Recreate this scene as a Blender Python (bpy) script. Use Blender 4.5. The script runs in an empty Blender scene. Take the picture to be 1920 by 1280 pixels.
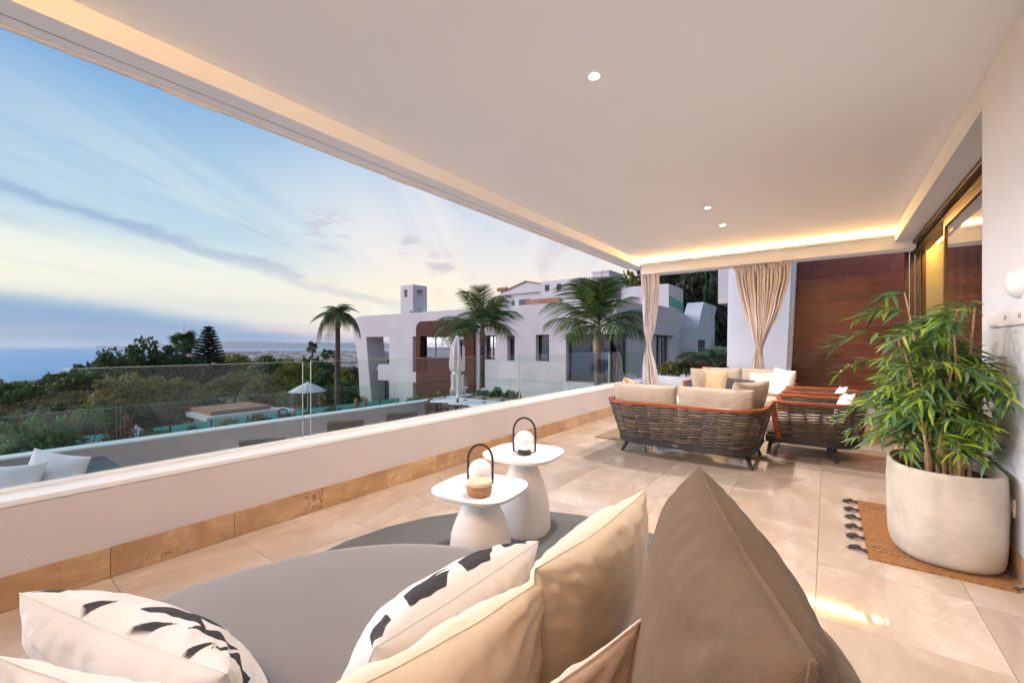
import bpy, bmesh, math, random
import numpy as np
from mathutils import Vector, Matrix, noise
S = bpy.context.scene
C = S.collection
PI = math.pi
rnd = random.Random(7)

# ---------------------------------------------------------------- camera
cam_d = bpy.data.cameras.new('camera')
cam = bpy.data.objects.new('camera', cam_d)
C.objects.link(cam)
cam.location = (0, 0, 1.28)
cam.rotation_euler = (math.radians(90), 0, math.atan(590 / 800))
cam_d.sensor_width = 36
cam_d.lens = 15.0
cam_d.shift_y = 8 / 1920
cam_d.clip_start = 0.05
cam_d.clip_end = 40000
S.camera = cam
S.view_settings.view_transform = 'Standard'
S.view_settings.look = 'None'
S.view_settings.exposure = 0.66
S.view_settings.gamma = 1

# ---------------------------------------------------------------- node helpers
def srgb(r, g, b):
    f = lambda c: (c / 255 / 12.92) if c / 255 <= .04045 else ((c / 255 + .055) / 1.055) ** 2.4
    return (f(r), f(g), f(b), 1)

class NT:
    def __init__(s, tree):
        s.t = tree; s.n = tree.nodes; s.l = tree.links
    def new(s, typ, **kw):
        n = s.n.new(typ)
        for k, v in kw.items():
            if k.startswith('_'):
                setattr(n, k[1:], v)
        return n
    def link(s, a, b): s.l.new(a, b)
    def val(s, sock, v):
        if hasattr(v, 'is_output'): s.l.new(v, sock)
        else: sock.default_value = v
    def math(s, op, a, b=0.0, c=None, clamp=False):
        n = s.n.new('ShaderNodeMath'); n.operation = op; n.use_clamp = clamp
        s.val(n.inputs[0], a); s.val(n.inputs[1], b)
        if c is not None: s.val(n.inputs[2], c)
        return n.outputs[0]
    def ramp(s, fac, stops, interp='LINEAR'):
        n = s.n.new('ShaderNodeValToRGB'); n.color_ramp.interpolation = interp
        el = n.color_ramp.elements
        while len(el) < len(stops): el.new(.5)
        for e, (p, c) in zip(el, stops):
            e.position = p; e.color = c if len(c) == 4 else (*c, 1)
        s.val(n.inputs[0], fac)
        return n.outputs[0]
    def mix(s, f, a, b, mode='MIX'):
        n = s.n.new('ShaderNodeMix'); n.data_type = 'RGBA'; n.blend_type = mode
        s.val(n.inputs[0], f); s.val(n.inputs[6], a); s.val(n.inputs[7], b)
        return n.outputs[2]
    def smooth(s, v, lo, hi, a=0.0, b=1.0):
        n = s.n.new('ShaderNodeMapRange'); n.interpolation_type = 'SMOOTHSTEP'
        s.val(n.inputs[0], v)
        n.inputs[1].default_value = lo; n.inputs[2].default_value = hi
        n.inputs[3].default_value = a; n.inputs[4].default_value = b
        return n.outputs[0]
    def noise(s, vec, scale, detail=4, rough=.5, dist=0.0):
        n = s.n.new('ShaderNodeTexNoise')
        n.inputs['Scale'].default_value = scale; n.inputs['Detail'].default_value = detail
        n.inputs['Roughness'].default_value = rough; n.inputs['Distortion'].default_value = dist
        if vec is not None: s.l.new(vec, n.inputs['Vector'])
        return n.outputs['Fac']
    def mapping(s, vec, scale=(1, 1, 1), rot=(0, 0, 0), loc=(0, 0, 0)):
        n = s.n.new('ShaderNodeMapping')
        n.inputs['Scale'].default_value = scale; n.inputs['Rotation'].default_value = rot
        n.inputs['Location'].default_value = loc
        s.l.new(vec, n.inputs['Vector'])
        return n.outputs[0]

# ---------------------------------------------------------------- world: dusk sky
W = bpy.data.worlds.new('World'); S.world = W; W.use_nodes = True
w = NT(W.node_tree); w.n.clear()
tc = w.new('ShaderNodeTexCoord'); sep = w.new('ShaderNodeSeparateXYZ')
w.link(tc.outputs['Generated'], sep.inputs[0])
X, Y, Z = sep.outputs
left = w.ramp(Z, [(0.0, srgb(166, 192, 214)), (.015, srgb(172, 190, 208)), (.028, srgb(204, 196, 204)), (.04, srgb(160, 182, 204)),
                  (.078, srgb(150, 178, 204)), (.10, srgb(196, 208, 208)), (.135, srgb(214, 224, 218)), (.20, srgb(180, 204, 218)),
                  (.32, srgb(156, 188, 214)), (.46, srgb(106, 156, 208)), (1.0, srgb(150, 174, 214))])
right = w.ramp(Z, [(0.0, srgb(206, 184, 194)), (.03, srgb(226, 200, 198)), (.075, srgb(236, 220, 206)), (.12, srgb(240, 228, 208)), (.18, srgb(226, 222, 220)),
                   (.28, srgb(206, 212, 224)), (.42, srgb(172, 194, 222)), (.6, srgb(138, 172, 216)), (1.0, srgb(150, 174, 214))])
# azimuth towards the afterglow (-.50,.86)
hl = w.math('SQRT', w.math('ADD', w.math('MULTIPLY', X, X), w.math('MULTIPLY', Y, Y)))
dot = w.math('DIVIDE', w.math('ADD', w.math('MULTIPLY', X, -.52), w.math('MULTIPLY', Y, .854)), hl)
wf = w.smooth(dot, .76, .98)
base = w.mix(wf, left, right)
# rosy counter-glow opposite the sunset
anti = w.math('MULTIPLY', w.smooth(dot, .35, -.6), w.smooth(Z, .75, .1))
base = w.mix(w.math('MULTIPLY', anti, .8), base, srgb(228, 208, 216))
# cirrus: noise on the cloud plane
zc = w.math('ADD', w.math('MAXIMUM', Z, 0.0), .09)
cmb = w.new('ShaderNodeCombineXYZ')
w.link(w.math('DIVIDE', X, zc), cmb.inputs[0]); w.link(w.math('DIVIDE', Y, zc), cmb.inputs[1])
P = cmb.outputs[0]
Pr = w.mapping(P, rot=(0, 0, math.radians(-33)))
n1 = w.noise(w.mapping(Pr, scale=(1.0, .15, 1)), 1.5, 10, .62, .5)
Pr2 = w.mapping(P, rot=(0, 0, math.radians(-27)))
n2 = w.noise(w.mapping(Pr2, scale=(1.7, .32, 1), loc=(3, 1, 0)), 1.15, 9, .6, .5)
above = w.smooth(Z, .075, .15)
lightc = w.math('MULTIPLY', w.math('MULTIPLY', w.smooth(n1, .46, .68), above), w.smooth(Z, .5, .16))
hi = w.mix(wf, srgb(216, 228, 226), srgb(250, 236, 216))
base = w.mix(w.math('MULTIPLY', lightc, .62), base, hi)
dark = w.math('MULTIPLY', w.smooth(n2, .52, .72), w.smooth(Z, .04, .14))
dk = w.mix(wf, srgb(128, 150, 192), srgb(182, 172, 196))
base = w.mix(w.math('MULTIPLY', dark, .5), base, dk)
# one long dark streak of cloud, running down to the right (a great circle band)
# points at about (130,390), (700,560) of the frame

def wdir(u, v):
    a = (u - 960) / 800; b = (648 - v) / 800
    s_, c_ = math.sin(math.atan(590 / 800)), math.cos(math.atan(590 / 800))
    return Vector((-s_ + a * c_, c_ + a * s_, b)).normalized()
pa, pb = wdir(120, 385), wdir(690, 560)
nrm = pa.cross(pb).normalized()
dn = w.new('ShaderNodeVectorMath', _operation='DOT_PRODUCT')
wob = w.noise(w.mapping(tc.outputs['Generated'], scale=(3, 3, 9)), 2.2, 6, .6)
w.link(tc.outputs['Generated'], dn.inputs[0]); dn.inputs[1].default_value = nrm
dist = w.math('ABSOLUTE', w.math('ADD', dn.outputs['Value'], w.math('MULTIPLY', w.math('SUBTRACT', wob, .5), .07)))
mid = (pa + pb).normalized()
dm = w.new('ShaderNodeVectorMath', _operation='DOT_PRODUCT')
w.link(tc.outputs['Generated'], dm.inputs[0]); dm.inputs[1].default_value = mid
along = w.smooth(dm.outputs['Value'], .86, .975)
streak = w.math('MULTIPLY', w.smooth(dist, .002, .019, 1, 0), along)
base = w.mix(w.math('MULTIPLY', streak, .5), base, w.mix(wf, srgb(116, 142, 188), srgb(158, 152, 186)))
# low bank of blue-grey cloud over the sea, its top edge sloping down to the right
qa, qb = wdir(0, 566), wdir(600, 632)
nb2 = qa.cross(qb).normalized()
if nb2.z < 0: nb2 = -nb2
d2 = w.new('ShaderNodeVectorMath', _operation='DOT_PRODUCT'); w.link(tc.outputs['Generated'], d2.inputs[0]); d2.inputs[1].default_value = nb2
sd2 = w.math('ADD', d2.outputs['Value'], w.math('MULTIPLY', w.math('SUBTRACT', wob, .5), .03))
bank = w.math('MULTIPLY', w.smooth(sd2, -.012, .012, 1, 0), w.smooth(sd2, -.075, -.035))
bank = w.math('MULTIPLY', bank, w.smooth(dot, .96, .80))
base = w.mix(w.math('MULTIPLY', bank, .8), base, srgb(122, 158, 194))
glow = w.math('MULTIPLY', w.smooth(sd2, .0, .03), w.smooth(sd2, .17, .05))
base = w.mix(w.math('MULTIPLY', w.math('MULTIPLY', glow, w.smooth(dot, -.1, .6)), .62), base, srgb(242, 236, 216))
# small ragged cloudlets
puffn = w.noise(w.mapping(tc.outputs['Generated'], scale=(9, 9, 34)), 1.7, 7, .65, .3)
for (pu, pv_, rad_, st_) in ((770, 464, .022, .5), (826, 494, .026, .5), (612, 428, .04, .35)):
    dd = w.new('ShaderNodeVectorMath', _operation='DOT_PRODUCT'); w.link(tc.outputs['Generated'], dd.inputs[0]); dd.inputs[1].default_value = wdir(pu, pv_)
    ml = w.smooth(dd.outputs['Value'], math.cos(rad_ * 1.6), math.cos(rad_ * .3))
    base = w.mix(w.math('MULTIPLY', w.math('MULTIPLY', ml, w.smooth(puffn, .44, .60)), st_), base, srgb(166, 158, 182))
# below the horizon: dim ground colour
base = w.mix(w.smooth(Z, -.02, 0.0), (.10, .12, .13, 1), base)
sky = w.new('ShaderNodeTexSky'); sky.sky_type = 'NISHITA'; sky.sun_disc = False
sky.sun_elevation = math.radians(3); sky.sun_rotation = math.radians(-121)
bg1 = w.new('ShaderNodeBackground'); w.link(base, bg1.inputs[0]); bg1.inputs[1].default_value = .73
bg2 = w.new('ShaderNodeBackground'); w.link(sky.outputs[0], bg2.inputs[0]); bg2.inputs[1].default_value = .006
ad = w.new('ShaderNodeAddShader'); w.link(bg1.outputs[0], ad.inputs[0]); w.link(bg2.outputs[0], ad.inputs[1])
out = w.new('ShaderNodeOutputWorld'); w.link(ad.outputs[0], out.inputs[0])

# soft low afterglow from over the sea, beyond the left edge
sun_d = bpy.data.lights.new('sun', 'SUN'); sun_d.energy = 3.6; sun_d.angle = math.radians(50)
sun_d.color = (.95, .90, 1)
sun = bpy.data.objects.new('sun', sun_d); C.objects.link(sun)
sun.rotation_euler = Vector((.84, .50, -.20)).to_track_quat('-Z', 'Y').to_euler()
sun.location = (0, 0, 30)

# ---------------------------------------------------------------- materials
MATS = {}
def pbr(name, col, rough=.6, metal=0, bump=0, bscale=40, var=0, vscale=3, spec=.5, rand=0, coat=0, sheen=0, coords='Object', bdetail=4, stretch=(1, 1, 1), alt=None, altf=0, trans=0):
    m = bpy.data.materials.new(name); m.use_nodes = True; t = NT(m.node_tree)
    b = m.node_tree.nodes['Principled BSDF']
    b.inputs['Roughness'].default_value = rough; b.inputs['Metallic'].default_value = metal
    b.inputs['Specular IOR Level'].default_value = spec
    if coat: b.inputs['Coat Weight'].default_value = coat; b.inputs['Coat Roughness'].default_value = .1
    if sheen: b.inputs['Sheen Weight'].default_value = sheen; b.inputs['Sheen Roughness'].default_value = .5
    col = (*col, 1) if len(col) == 3 else col
    tcn = t.new('ShaderNodeTexCoord').outputs[coords]
    mp = t.mapping(tcn, scale=stretch)
    c = None
    if var or alt:
        f = t.noise(mp, vscale, 5, .6)
        if alt:
            alt = (*alt, 1) if len(alt) == 3 else alt
            c = t.mix(t.smooth(f, .5 - .18, .5 + .18), col, alt)
        else:
            c1 = tuple(min(1, k * (1 + var)) for k in col[:3]) + (1,)
            c2 = tuple(k * (1 - var) for k in col[:3]) + (1,)
            c = t.mix(t.smooth(f, .3, .7), c2, c1)
    if rand:
        oi = t.new('ShaderNodeObjectInfo')
        h = t.new('ShaderNodeHueSaturation')
        t.val(h.inputs['Color'], c if c is not None else col)
        t.link(t.math('ADD', t.math('MULTIPLY', oi.outputs['Random'], 2 * rand), 1 - rand), h.inputs['Value'])
        c = h.outputs[0]
    if c is not None: t.link(c, b.inputs['Base Color'])
    else: b.inputs['Base Color'].default_value = col
    if bump:
        bn = t.new('ShaderNodeBump'); bn.inputs['Strength'].default_value = bump; bn.inputs['Distance'].default_value = .01
        t.link(t.noise(mp, bscale, bdetail, .6), bn.inputs['Height']); t.link(bn.outputs[0], b.inputs['Normal'])
    MATS[name] = m
    return m

pbr('plaster', (.88, .90, .93), .85, bump=.22, bscale=120, var=.008, vscale=1.2, spec=.2)
pbr('wall_paint', (.68, .71, .76), .8, bump=.35, bscale=90, var=.04, vscale=1.5, spec=.25)
pbr('parapet_paint', (.54, .49, .49), .75, bump=.2, bscale=70, var=.05, vscale=.9, spec=.3)
pbr('facade', (.55, .50, .495), .85, bump=.25, bscale=3, var=.07, vscale=.25, spec=.2)
pbr('facade_grey', (.46, .47, .49), .85, bump=.25, bscale=3, var=.1, vscale=.3, spec=.2)
pbr('white_satin', (.80, .78, .76), .45, spec=.4, var=.02)
pbr('white_plastic', (.80, .79, .78), .35, spec=.5)
pbr('black_metal', (.018, .018, .022), .42, spec=.5)
pbr('dark_frame', (.03, .03, .034), .45, metal=.4)
pbr('bronze', (.11, .07, .035), .38, metal=.6, var=.15, vscale=8)
pbr('concrete', (.46, .41, .335), .8, bump=.5, bscale=26, var=.13, vscale=4.5, spec=.25, bdetail=8)
pbr('soil', (.03, .02, .015), .95, bump=1, bscale=60)
pbr('teak', (.27, .062, .018), .38, var=.22, vscale=9, stretch=(1, 1, 4), rand=.06, spec=.5)
pbr('lantern_wood', (.30, .15, .07), .55, var=.25, vscale=14, stretch=(1, 1, 6))
pbr('light_wood', (.62, .47, .33), .6, var=.12, vscale=10, stretch=(6, 1, 1))
pbr('resin_charcoal', (.022, .021, .024), .5)
pbr('canvas_stool', (.74, .70, .67), .5, var=.02)
pbr('rope', (.10, .085, .075), .7, var=.3, vscale=3)
pbr('far_wall', (.55, .50, .47), .9)
pbr('terrace_floor', (.46, .40, .36), .6, var=.08, vscale=2)
pbr('lower_parapet', (.50, .43, .39), .85, var=.08, vscale=.8, bump=.2, bscale=30)
pbr('terracotta', (.32, .15, .09), .9, var=.2, vscale=1)
pbr('brown_chair', (.14, .085, .055), .7, var=.2)
pbr('grey_sling', (.13, .11, .10), .8, var=.08, vscale=4)

def fabric(name, col, scale=420, bump=.35, var=.05, vscale=5, sheen=.25, alt=None, rough=.9, wrinkle=.3):
    m = bpy.data.materials.new(name); m.use_nodes = True; t = NT(m.node_tree)
    b = m.node_tree.nodes['Principled BSDF']
    b.inputs['Roughness'].default_value = rough; b.inputs['Specular IOR Level'].default_value = .2
    b.inputs['Sheen Weight'].default_value = sheen
    o = t.new('ShaderNodeTexCoord').outputs['Object']
    w1 = t.new('ShaderNodeTexWave'); w1.inputs['Scale'].default_value = scale * .55; w1.bands_direction = 'DIAGONAL'
    w1.inputs['Distortion'].default_value = 1.2; w1.inputs['Detail'].default_value = 1; t.link(o, w1.inputs['Vector'])
    fn = t.noise(o, scale, 3, .7)
    f = t.noise(o, vscale, 6, .6)
    c1 = tuple(min(1, k * (1 + var)) for k in col) + (1,); c2 = tuple(k * (1 - var) for k in col) + (1,)
    c = t.mix(t.smooth(f, .3, .7), c2, c1)
    c = t.mix(t.math('MULTIPLY', t.smooth(fn, .35, .7), .22), c, tuple(k * .55 for k in col) + (1,))
    t.link(c, b.inputs['Base Color'])
    bn = t.new('ShaderNodeBump'); bn.inputs['Strength'].default_value = bump; bn.inputs['Distance'].default_value = .0015
    t.link(t.math('ADD', t.math('MULTIPLY', w1.outputs['Fac'], .6), fn), bn.inputs['Height'])
    bn2 = t.new('ShaderNodeBump'); bn2.inputs['Strength'].default_value = wrinkle; bn2.inputs['Distance'].default_value = .02
    t.link(t.noise(t.mapping(o, scale=(1, 1, 2.2)), 9, 3, .55, .6), bn2.inputs['Height'])
    t.link(bn.outputs[0], bn2.inputs['Normal']); t.link(bn2.outputs[0], b.inputs['Normal'])
    MATS[name] = m
    return m
fabric('grey_canvas', (.150, .145, .150), 300, .3, .03, wrinkle=.03)
fabric('taupe_weave', (.118, .084, .058), 330, .5, .08, sheen=.08)
fabric('olive_weave', (.10, .072, .038), 330, .6, .08)
fabric('cream_cotton', (.70, .59, .46), 520, .25, .05)
fabric('white_cotton', (.72, .68, .64), 520, .25, .04)
fabric('blush_cotton', (.62, .48, .40), 520, .25, .05)
fabric('linen_beige', (.42, .34, .26), 420, .35, .07)
fabric('sand_cotton', (.54, .39, .24), 420, .3, .06)
fabric('charcoal_cotton', (.055, .045, .05), 420, .3, .1)
fabric('curtain_cloth', (.80, .71, .64), 600, .1, .04)
fabric('curtain_skylit', (.84, .79, .79), 600, .1, .04)  # whiter copy of the curtain cloth, skylight put into its colour
fabric('umbrella_cloth', (.62, .60, .58), 300, .2, .04)

def leafmat(name, col, col2, rough=.55, var_scale=.9, trans=.25):
    m = bpy.data.materials.new(name); m.use_nodes = True; t = NT(m.node_tree)
    b = m.node_tree.nodes['Principled BSDF']
    b.inputs['Roughness'].default_value = rough; b.inputs['Specular IOR Level'].default_value = .35
    g = t.new('ShaderNodeNewGeometry')
    o = t.new('ShaderNodeTexCoord').outputs['Object']
    oi = t.new('ShaderNodeObjectInfo')
    f = t.math('ADD', t.math('MULTIPLY', g.outputs['Random Per Island'], .55), t.math('MULTIPLY', t.noise(o, var_scale, 3), .5))
    f = t.math('ADD', f, t.math('MULTIPLY', t.math('SUBTRACT', oi.outputs['Random'], .5), .25))
    c = t.mix(t.smooth(f, .2, .85), (*col, 1), (*col2, 1))
    t.link(c, b.inputs['Base Color'])
    tr = t.new('ShaderNodeBsdfTranslucent'); t.link(c, tr.inputs[0])
    mx = t.new('ShaderNodeMixShader'); mx.inputs[0].default_value = trans
    t.link(b.outputs[0], mx.inputs[1]); t.link(tr.outputs[0], mx.inputs[2])
    t.link(mx.outputs[0], m.node_tree.nodes['Material Output'].inputs[0])
    MATS[name] = m
    return m
leafmat('leaf_broad', (.022, .045, .010), (.12, .19, .025))
leafmat('leaf_dark', (.012, .024, .008), (.065, .10, .02))
leafmat('leaf_olive', (.05, .062, .012), (.26, .24, .03))
leafmat('leaf_pine', (.008, .020, .010), (.028, .05, .020))
leafmat('leaf_palm', (.03, .055, .018), (.15, .21, .05), .42, 1.5)
leafmat('leaf_palm_warm', (.035, .04, .012), (.21, .17, .05), .45, 1.5)
leafmat('leaf_hedge', (.03, .09, .02), (.11, .27, .05))
leafmat('leaf_bamboo', (.08, .16, .02), (.36, .50, .05), .45, 5, .3)
leafmat('leaf_bamboo_deep', (.04, .11, .05), (.16, .30, .12), .4, 5, .25)
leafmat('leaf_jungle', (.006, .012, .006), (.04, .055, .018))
leafmat('leaf_red', (.08, .02, .012), (.22, .06, .03))
leafmat('frond_brown', (.07, .04, .02), (.2, .12, .06))
pbr('bark', (.11, .07, .05), .95, bump=.8, bscale=14, var=.3, vscale=5)
pbr('palm_trunk', (.10, .065, .05), .9, bump=.7, bscale=8, var=.35, vscale=6, stretch=(1, 1, 5))
pbr('crownshaft', (.20, .15, .08), .5, var=.35, vscale=3)
pbr('cane', (.42, .26, .13), .5, var=.2, vscale=20)

# marble
def marble(name, a, b_, vein, rough, vs=2.2, strength=.5, rand=.07):
    m = bpy.data.materials.new(name); m.use_nodes = True; t = NT(m.node_tree)
    b = m.node_tree.nodes['Principled BSDF']
    b.inputs['Specular IOR Level'].default_value = .75
    g = t.new('ShaderNodeTexCoord').outputs['Object']; oi = t.new('ShaderNodeObjectInfo')
    off = t.new('ShaderNodeVectorMath', _operation='ADD'); t.link(g, off.inputs[0])
    cx = t.new('ShaderNodeCombineXYZ')
    t.link(t.math('MULTIPLY', oi.outputs['Random'], 71.3), cx.inputs[0]); t.link(t.math('MULTIPLY', oi.outputs['Random'], 33.7), cx.inputs[1])
    t.link(cx.outputs[0], off.inputs[1]); V = off.outputs[0]
    n1 = t.noise(t.mapping(V, scale=(1, .55, 1), rot=(0, 0, .5)), vs, 8, .62, 1.1)
    c = t.mix(t.smooth(n1, .32, .68), (*a, 1), (*b_, 1))
    n2 = t.noise(t.mapping(V, scale=(1, .5, 1), rot=(0, 0, .7)), vs * .8, 7, .55, 1.7)
    ve = t.smooth(t.math('ABSOLUTE', t.math('SUBTRACT', n2, .5)), 0, .012, 1, 0)
    msk = t.smooth(t.noise(V, vs * 1.1, 3), .50, .66)
    c = t.mix(t.math('MULTIPLY', t.math('MULTIPLY', ve, msk), strength), c, (*vein, 1))
    n3 = t.noise(t.mapping(V, scale=(1, .6, 1), rot=(0, 0, -.4)), vs * 2.1, 8, .6, 1.4)
    wv = t.smooth(t.math('ABSOLUTE', t.math('SUBTRACT', n3, .5)), 0, .02, 1, 0)
    c = t.mix(t.math('MULTIPLY', wv, t.math('MULTIPLY', t.smooth(n1, .45, .6), .3)), c, (.78, .72, .65, 1))
    h = t.new('ShaderNodeHueSaturation'); t.link(c, h.inputs['Color'])
    t.link(t.math('ADD', t.math('MULTIPLY', oi.outputs['Random'], 2 * rand), 1 - rand), h.inputs['Value'])
    t.link(h.outputs[0], b.inputs['Base Color'])
    t.link(t.smooth(t.noise(V, 3, 4), .3, .7, rough * .6, rough * 1.25), b.inputs['Roughness'])
    MATS[name] = m
marble('marble_floor', (.46, .355, .27), (.58, .475, .385), (.42, .24, .12), .055, 1.8, .45, .08)
marble('marble_skirting', (.37, .21, .10), (.52, .33, .18), (.20, .08, .03), .25, 3.4, .8, .10)
pbr('grout', (.44, .34, .26), .9)

# dark wood-look wall tile
def woodtile(name, c1, c2, rough, rand=.25, scale=(1.2, 1, 22)):
    m = bpy.data.materials.new(name); m.use_nodes = True; t = NT(m.node_tree)
    b = m.node_tree.nodes['Principled BSDF']; b.inputs['Roughness'].default_value = rough
    g = t.new('ShaderNodeTexCoord').outputs['Object']; oi = t.new('ShaderNodeObjectInfo')
    off = t.new('ShaderNodeVectorMath', _operation='ADD'); t.link(g, off.inputs[0])
    cx = t.new('ShaderNodeCombineXYZ'); t.link(t.math('MULTIPLY', oi.outputs['Random'], 50), cx.inputs[0]); t.link(t.math('MULTIPLY', oi.outputs['Random'], 20), cx.inputs[2])
    t.link(cx.outputs[0], off.inputs[1])
    f = t.noise(t.mapping(off.outputs[0], scale=scale), 2.2, 7, .65, .6)
    c = t.mix(t.smooth(f, .3, .7), (*c1, 1), (*c2, 1))
    h = t.new('ShaderNodeHueSaturation'); t.link(c, h.inputs['Color'])
    t.link(t.math('ADD', t.math('MULTIPLY', oi.outputs['Random'], 2 * rand), 1 - rand), h.inputs['Value'])
    t.link(h.outputs[0], b.inputs['Base Color'])
    bn = t.new('ShaderNodeBump'); bn.inputs['Strength'].default_value = .2; bn.inputs['Distance'].default_value = .004
    t.link(f, bn.inputs['Height']); t.link(bn.outputs[0], b.inputs['Normal'])
    MATS[name] = m
woodtile('wood_tile', (.085, .020, .010), (.20, .048, .024), .32)
woodtile('cladding', (.060, .012, .008), (.125, .028, .017), .75, .12)
MATS['cladding'].node_tree.nodes['Principled BSDF'].inputs['Specular IOR Level'].default_value = .15
pbr('tile_grout', (.34, .24, .22), .9)

# wicker: strand colour varies
m = pbr('wicker', (.12, .085, .065), .55, spec=.4)
t = NT(m.node_tree); g = t.new('ShaderNodeNewGeometry')
oi = t.new('ShaderNodeObjectInfo')
c = t.ramp(t.math('FRACT', t.math('ADD', g.outputs['Random Per Island'], t.math('MULTIPLY', oi.outputs['Random'], 7.0))), [(0, (.045, .037, .036)), (.5, (.075, .056, .047)), (.85, (.14, .10, .075)), (1, (.24, .165, .11))])
t.link(c, m.node_tree.nodes['Principled BSDF'].inputs['Base Color'])

def glassmat(name, tint, rough=0.0, ior=1.45, refl=1.0):
    m = bpy.data.materials.new(name); m.use_nodes = True; t = NT(m.node_tree); t.n.clear()
    fr = t.new('ShaderNodeFresnel'); fr.inputs[0].default_value = ior
    g = t.new('ShaderNodeNewGeometry')
    f = t.math('MULTIPLY', t.math('MULTIPLY', fr.outputs[0], refl), t.math('SUBTRACT', 1.0, g.outputs['Backfacing']), clamp=True)
    tr = t.new('ShaderNodeBsdfTransparent'); tr.inputs[0].default_value = (*tint, 1)
    gl = t.new('ShaderNodeBsdfGlossy'); gl.inputs['Roughness'].default_value = rough; gl.inputs[0].default_value = (1, 1, 1, 1)
    mx = t.new('ShaderNodeMixShader'); t.link(f, mx.inputs[0]); t.link(tr.outputs[0], mx.inputs[1]); t.link(gl.outputs[0], mx.inputs[2])
    o = t.new('ShaderNodeOutputMaterial'); t.link(mx.outputs[0], o.inputs[0])
    MATS[name] = m
glassmat('balustrade_glass', (.93, .975, .955), refl=.8)
glassmat('rail_glass', (.93, .975, .955), refl=.2)
glassmat('door_glass', (.62, .55, .42), refl=2.2)
glassmat('window_glass', (.35, .38, .40), refl=2.6, ior=1.6)
glassmat('turquoise_glass', (.25, .72, .66), refl=1)
pbr('glass_edge', (.26, .34, .28), .2, spec=.8)
pbr('turquoise_panel', (.16, .66, .58), .3)
pbr('green_panel', (.0, .28, .20), .4)

def emit(name, col, st):
    m = bpy.data.materials.new(name); m.use_nodes = True; t = NT(m.node_tree); t.n.clear()
    e = t.new('ShaderNodeEmission'); e.inputs[0].default_value = (*col, 1); e.inputs[1].default_value = st
    o = t.new('ShaderNodeOutputMaterial'); t.link(e.outputs[0], o.inputs[0])
    MATS[name] = m
emit('led', (1, .52, .14), 115)
emit('led_near', (1, .50, .11), 185)
emit('led_room', (1, .50, .07), 45)
emit('bulb', (1, .80, .52), 30)
emit('lit_window', (1, .32, .05), 2.2)
emit('dim_window', (1, .55, .25), 1.3)

# globe of a lantern: milk glass
pbr('milk_glass', (.82, .80, .79), .25, spec=.5)

# jute mat
m = pbr('jute', (.36, .15, .04), .95, bump=0)
t = NT(m.node_tree); b = m.node_tree.nodes['Principled BSDF']
o = t.new('ShaderNodeTexCoord').outputs['Object']
wv = t.new('ShaderNodeTexWave'); wv.bands_direction = 'Y'; wv.inputs['Scale'].default_value = 18; wv.inputs['Distortion'].default_value = 2.5; wv.inputs['Detail'].default_value = 2
t.link(o, wv.inputs['Vector'])
nn = t.noise(t.mapping(o, scale=(1, 3, 1)), 60, 3)
c = t.mix(t.smooth(nn, .3, .7), (.20, .075, .018, 1), (.46, .22, .07, 1))
c = t.mix(t.math('MULTIPLY', wv.outputs['Fac'], .45), c, (.22, .09, .03, 1))
t.link(c, b.inputs['Base Color'])
bn = t.new('ShaderNodeBump'); bn.inputs['Strength'].default_value = .9; bn.inputs['Distance'].default_value = .006
t.link(t.math('ADD', wv.outputs['Fac'], nn), bn.inputs['Height']); t.link(bn.outputs[0], b.inputs['Normal'])

# woven outdoor rugs
def rugmat(name, c1, c2, sc):
    m = bpy.data.materials.new(name); m.use_nodes = True; t = NT(m.node_tree); b = m.node_tree.nodes['Principled BSDF']
    b.inputs['Roughness'].default_value = .85
    o = t.new('ShaderNodeTexCoord').outputs['Object']
    ck = t.new('ShaderNodeTexChecker'); ck.inputs['Scale'].default_value = sc
    t.link(t.mapping(o, rot=(0, 0, .78)), ck.inputs['Vector'])
    c = t.mix(ck.outputs['Fac'], (*c1, 1), (*c2, 1))
    c = t.mix(t.math('MULTIPLY', t.noise(o, 6, 4), .3), c, (*c1, 1))
    t.link(c, b.inputs['Base Color'])
    bn = t.new('ShaderNodeBump'); bn.inputs['Strength'].default_value = .5; bn.inputs['Distance'].default_value = .003
    t.link(ck.outputs['Fac'], bn.inputs['Height']); t.link(bn.outputs[0], b.inputs['Normal'])
    MATS[name] = m
rugmat('rug_grey', (.075, .08, .085), (.17, .175, .18), 70)
rugmat('rug_sisal', (.22, .16, .10), (.34, .25, .16), 60)

# printed cotton: white ground, dark shards held in a point attribute
m = fabric('printed_cotton', (.70, .67, .65), 520, .25, .04, sheen=.02)
t = NT(m.node_tree); b = m.node_tree.nodes['Principled BSDF']
at = t.new('ShaderNodeAttribute'); at.attribute_name = 'print'
src = b.inputs['Base Color'].links[0].from_socket
f = t.smooth(at.outputs['Fac'], .48, .52)
cc = t.mix(f, src, t.mix(t.noise(None, 300, 3), (.012, .013, .018, 1), (.05, .053, .062, 1)))
t.link(cc, b.inputs['Base Color'])

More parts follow.
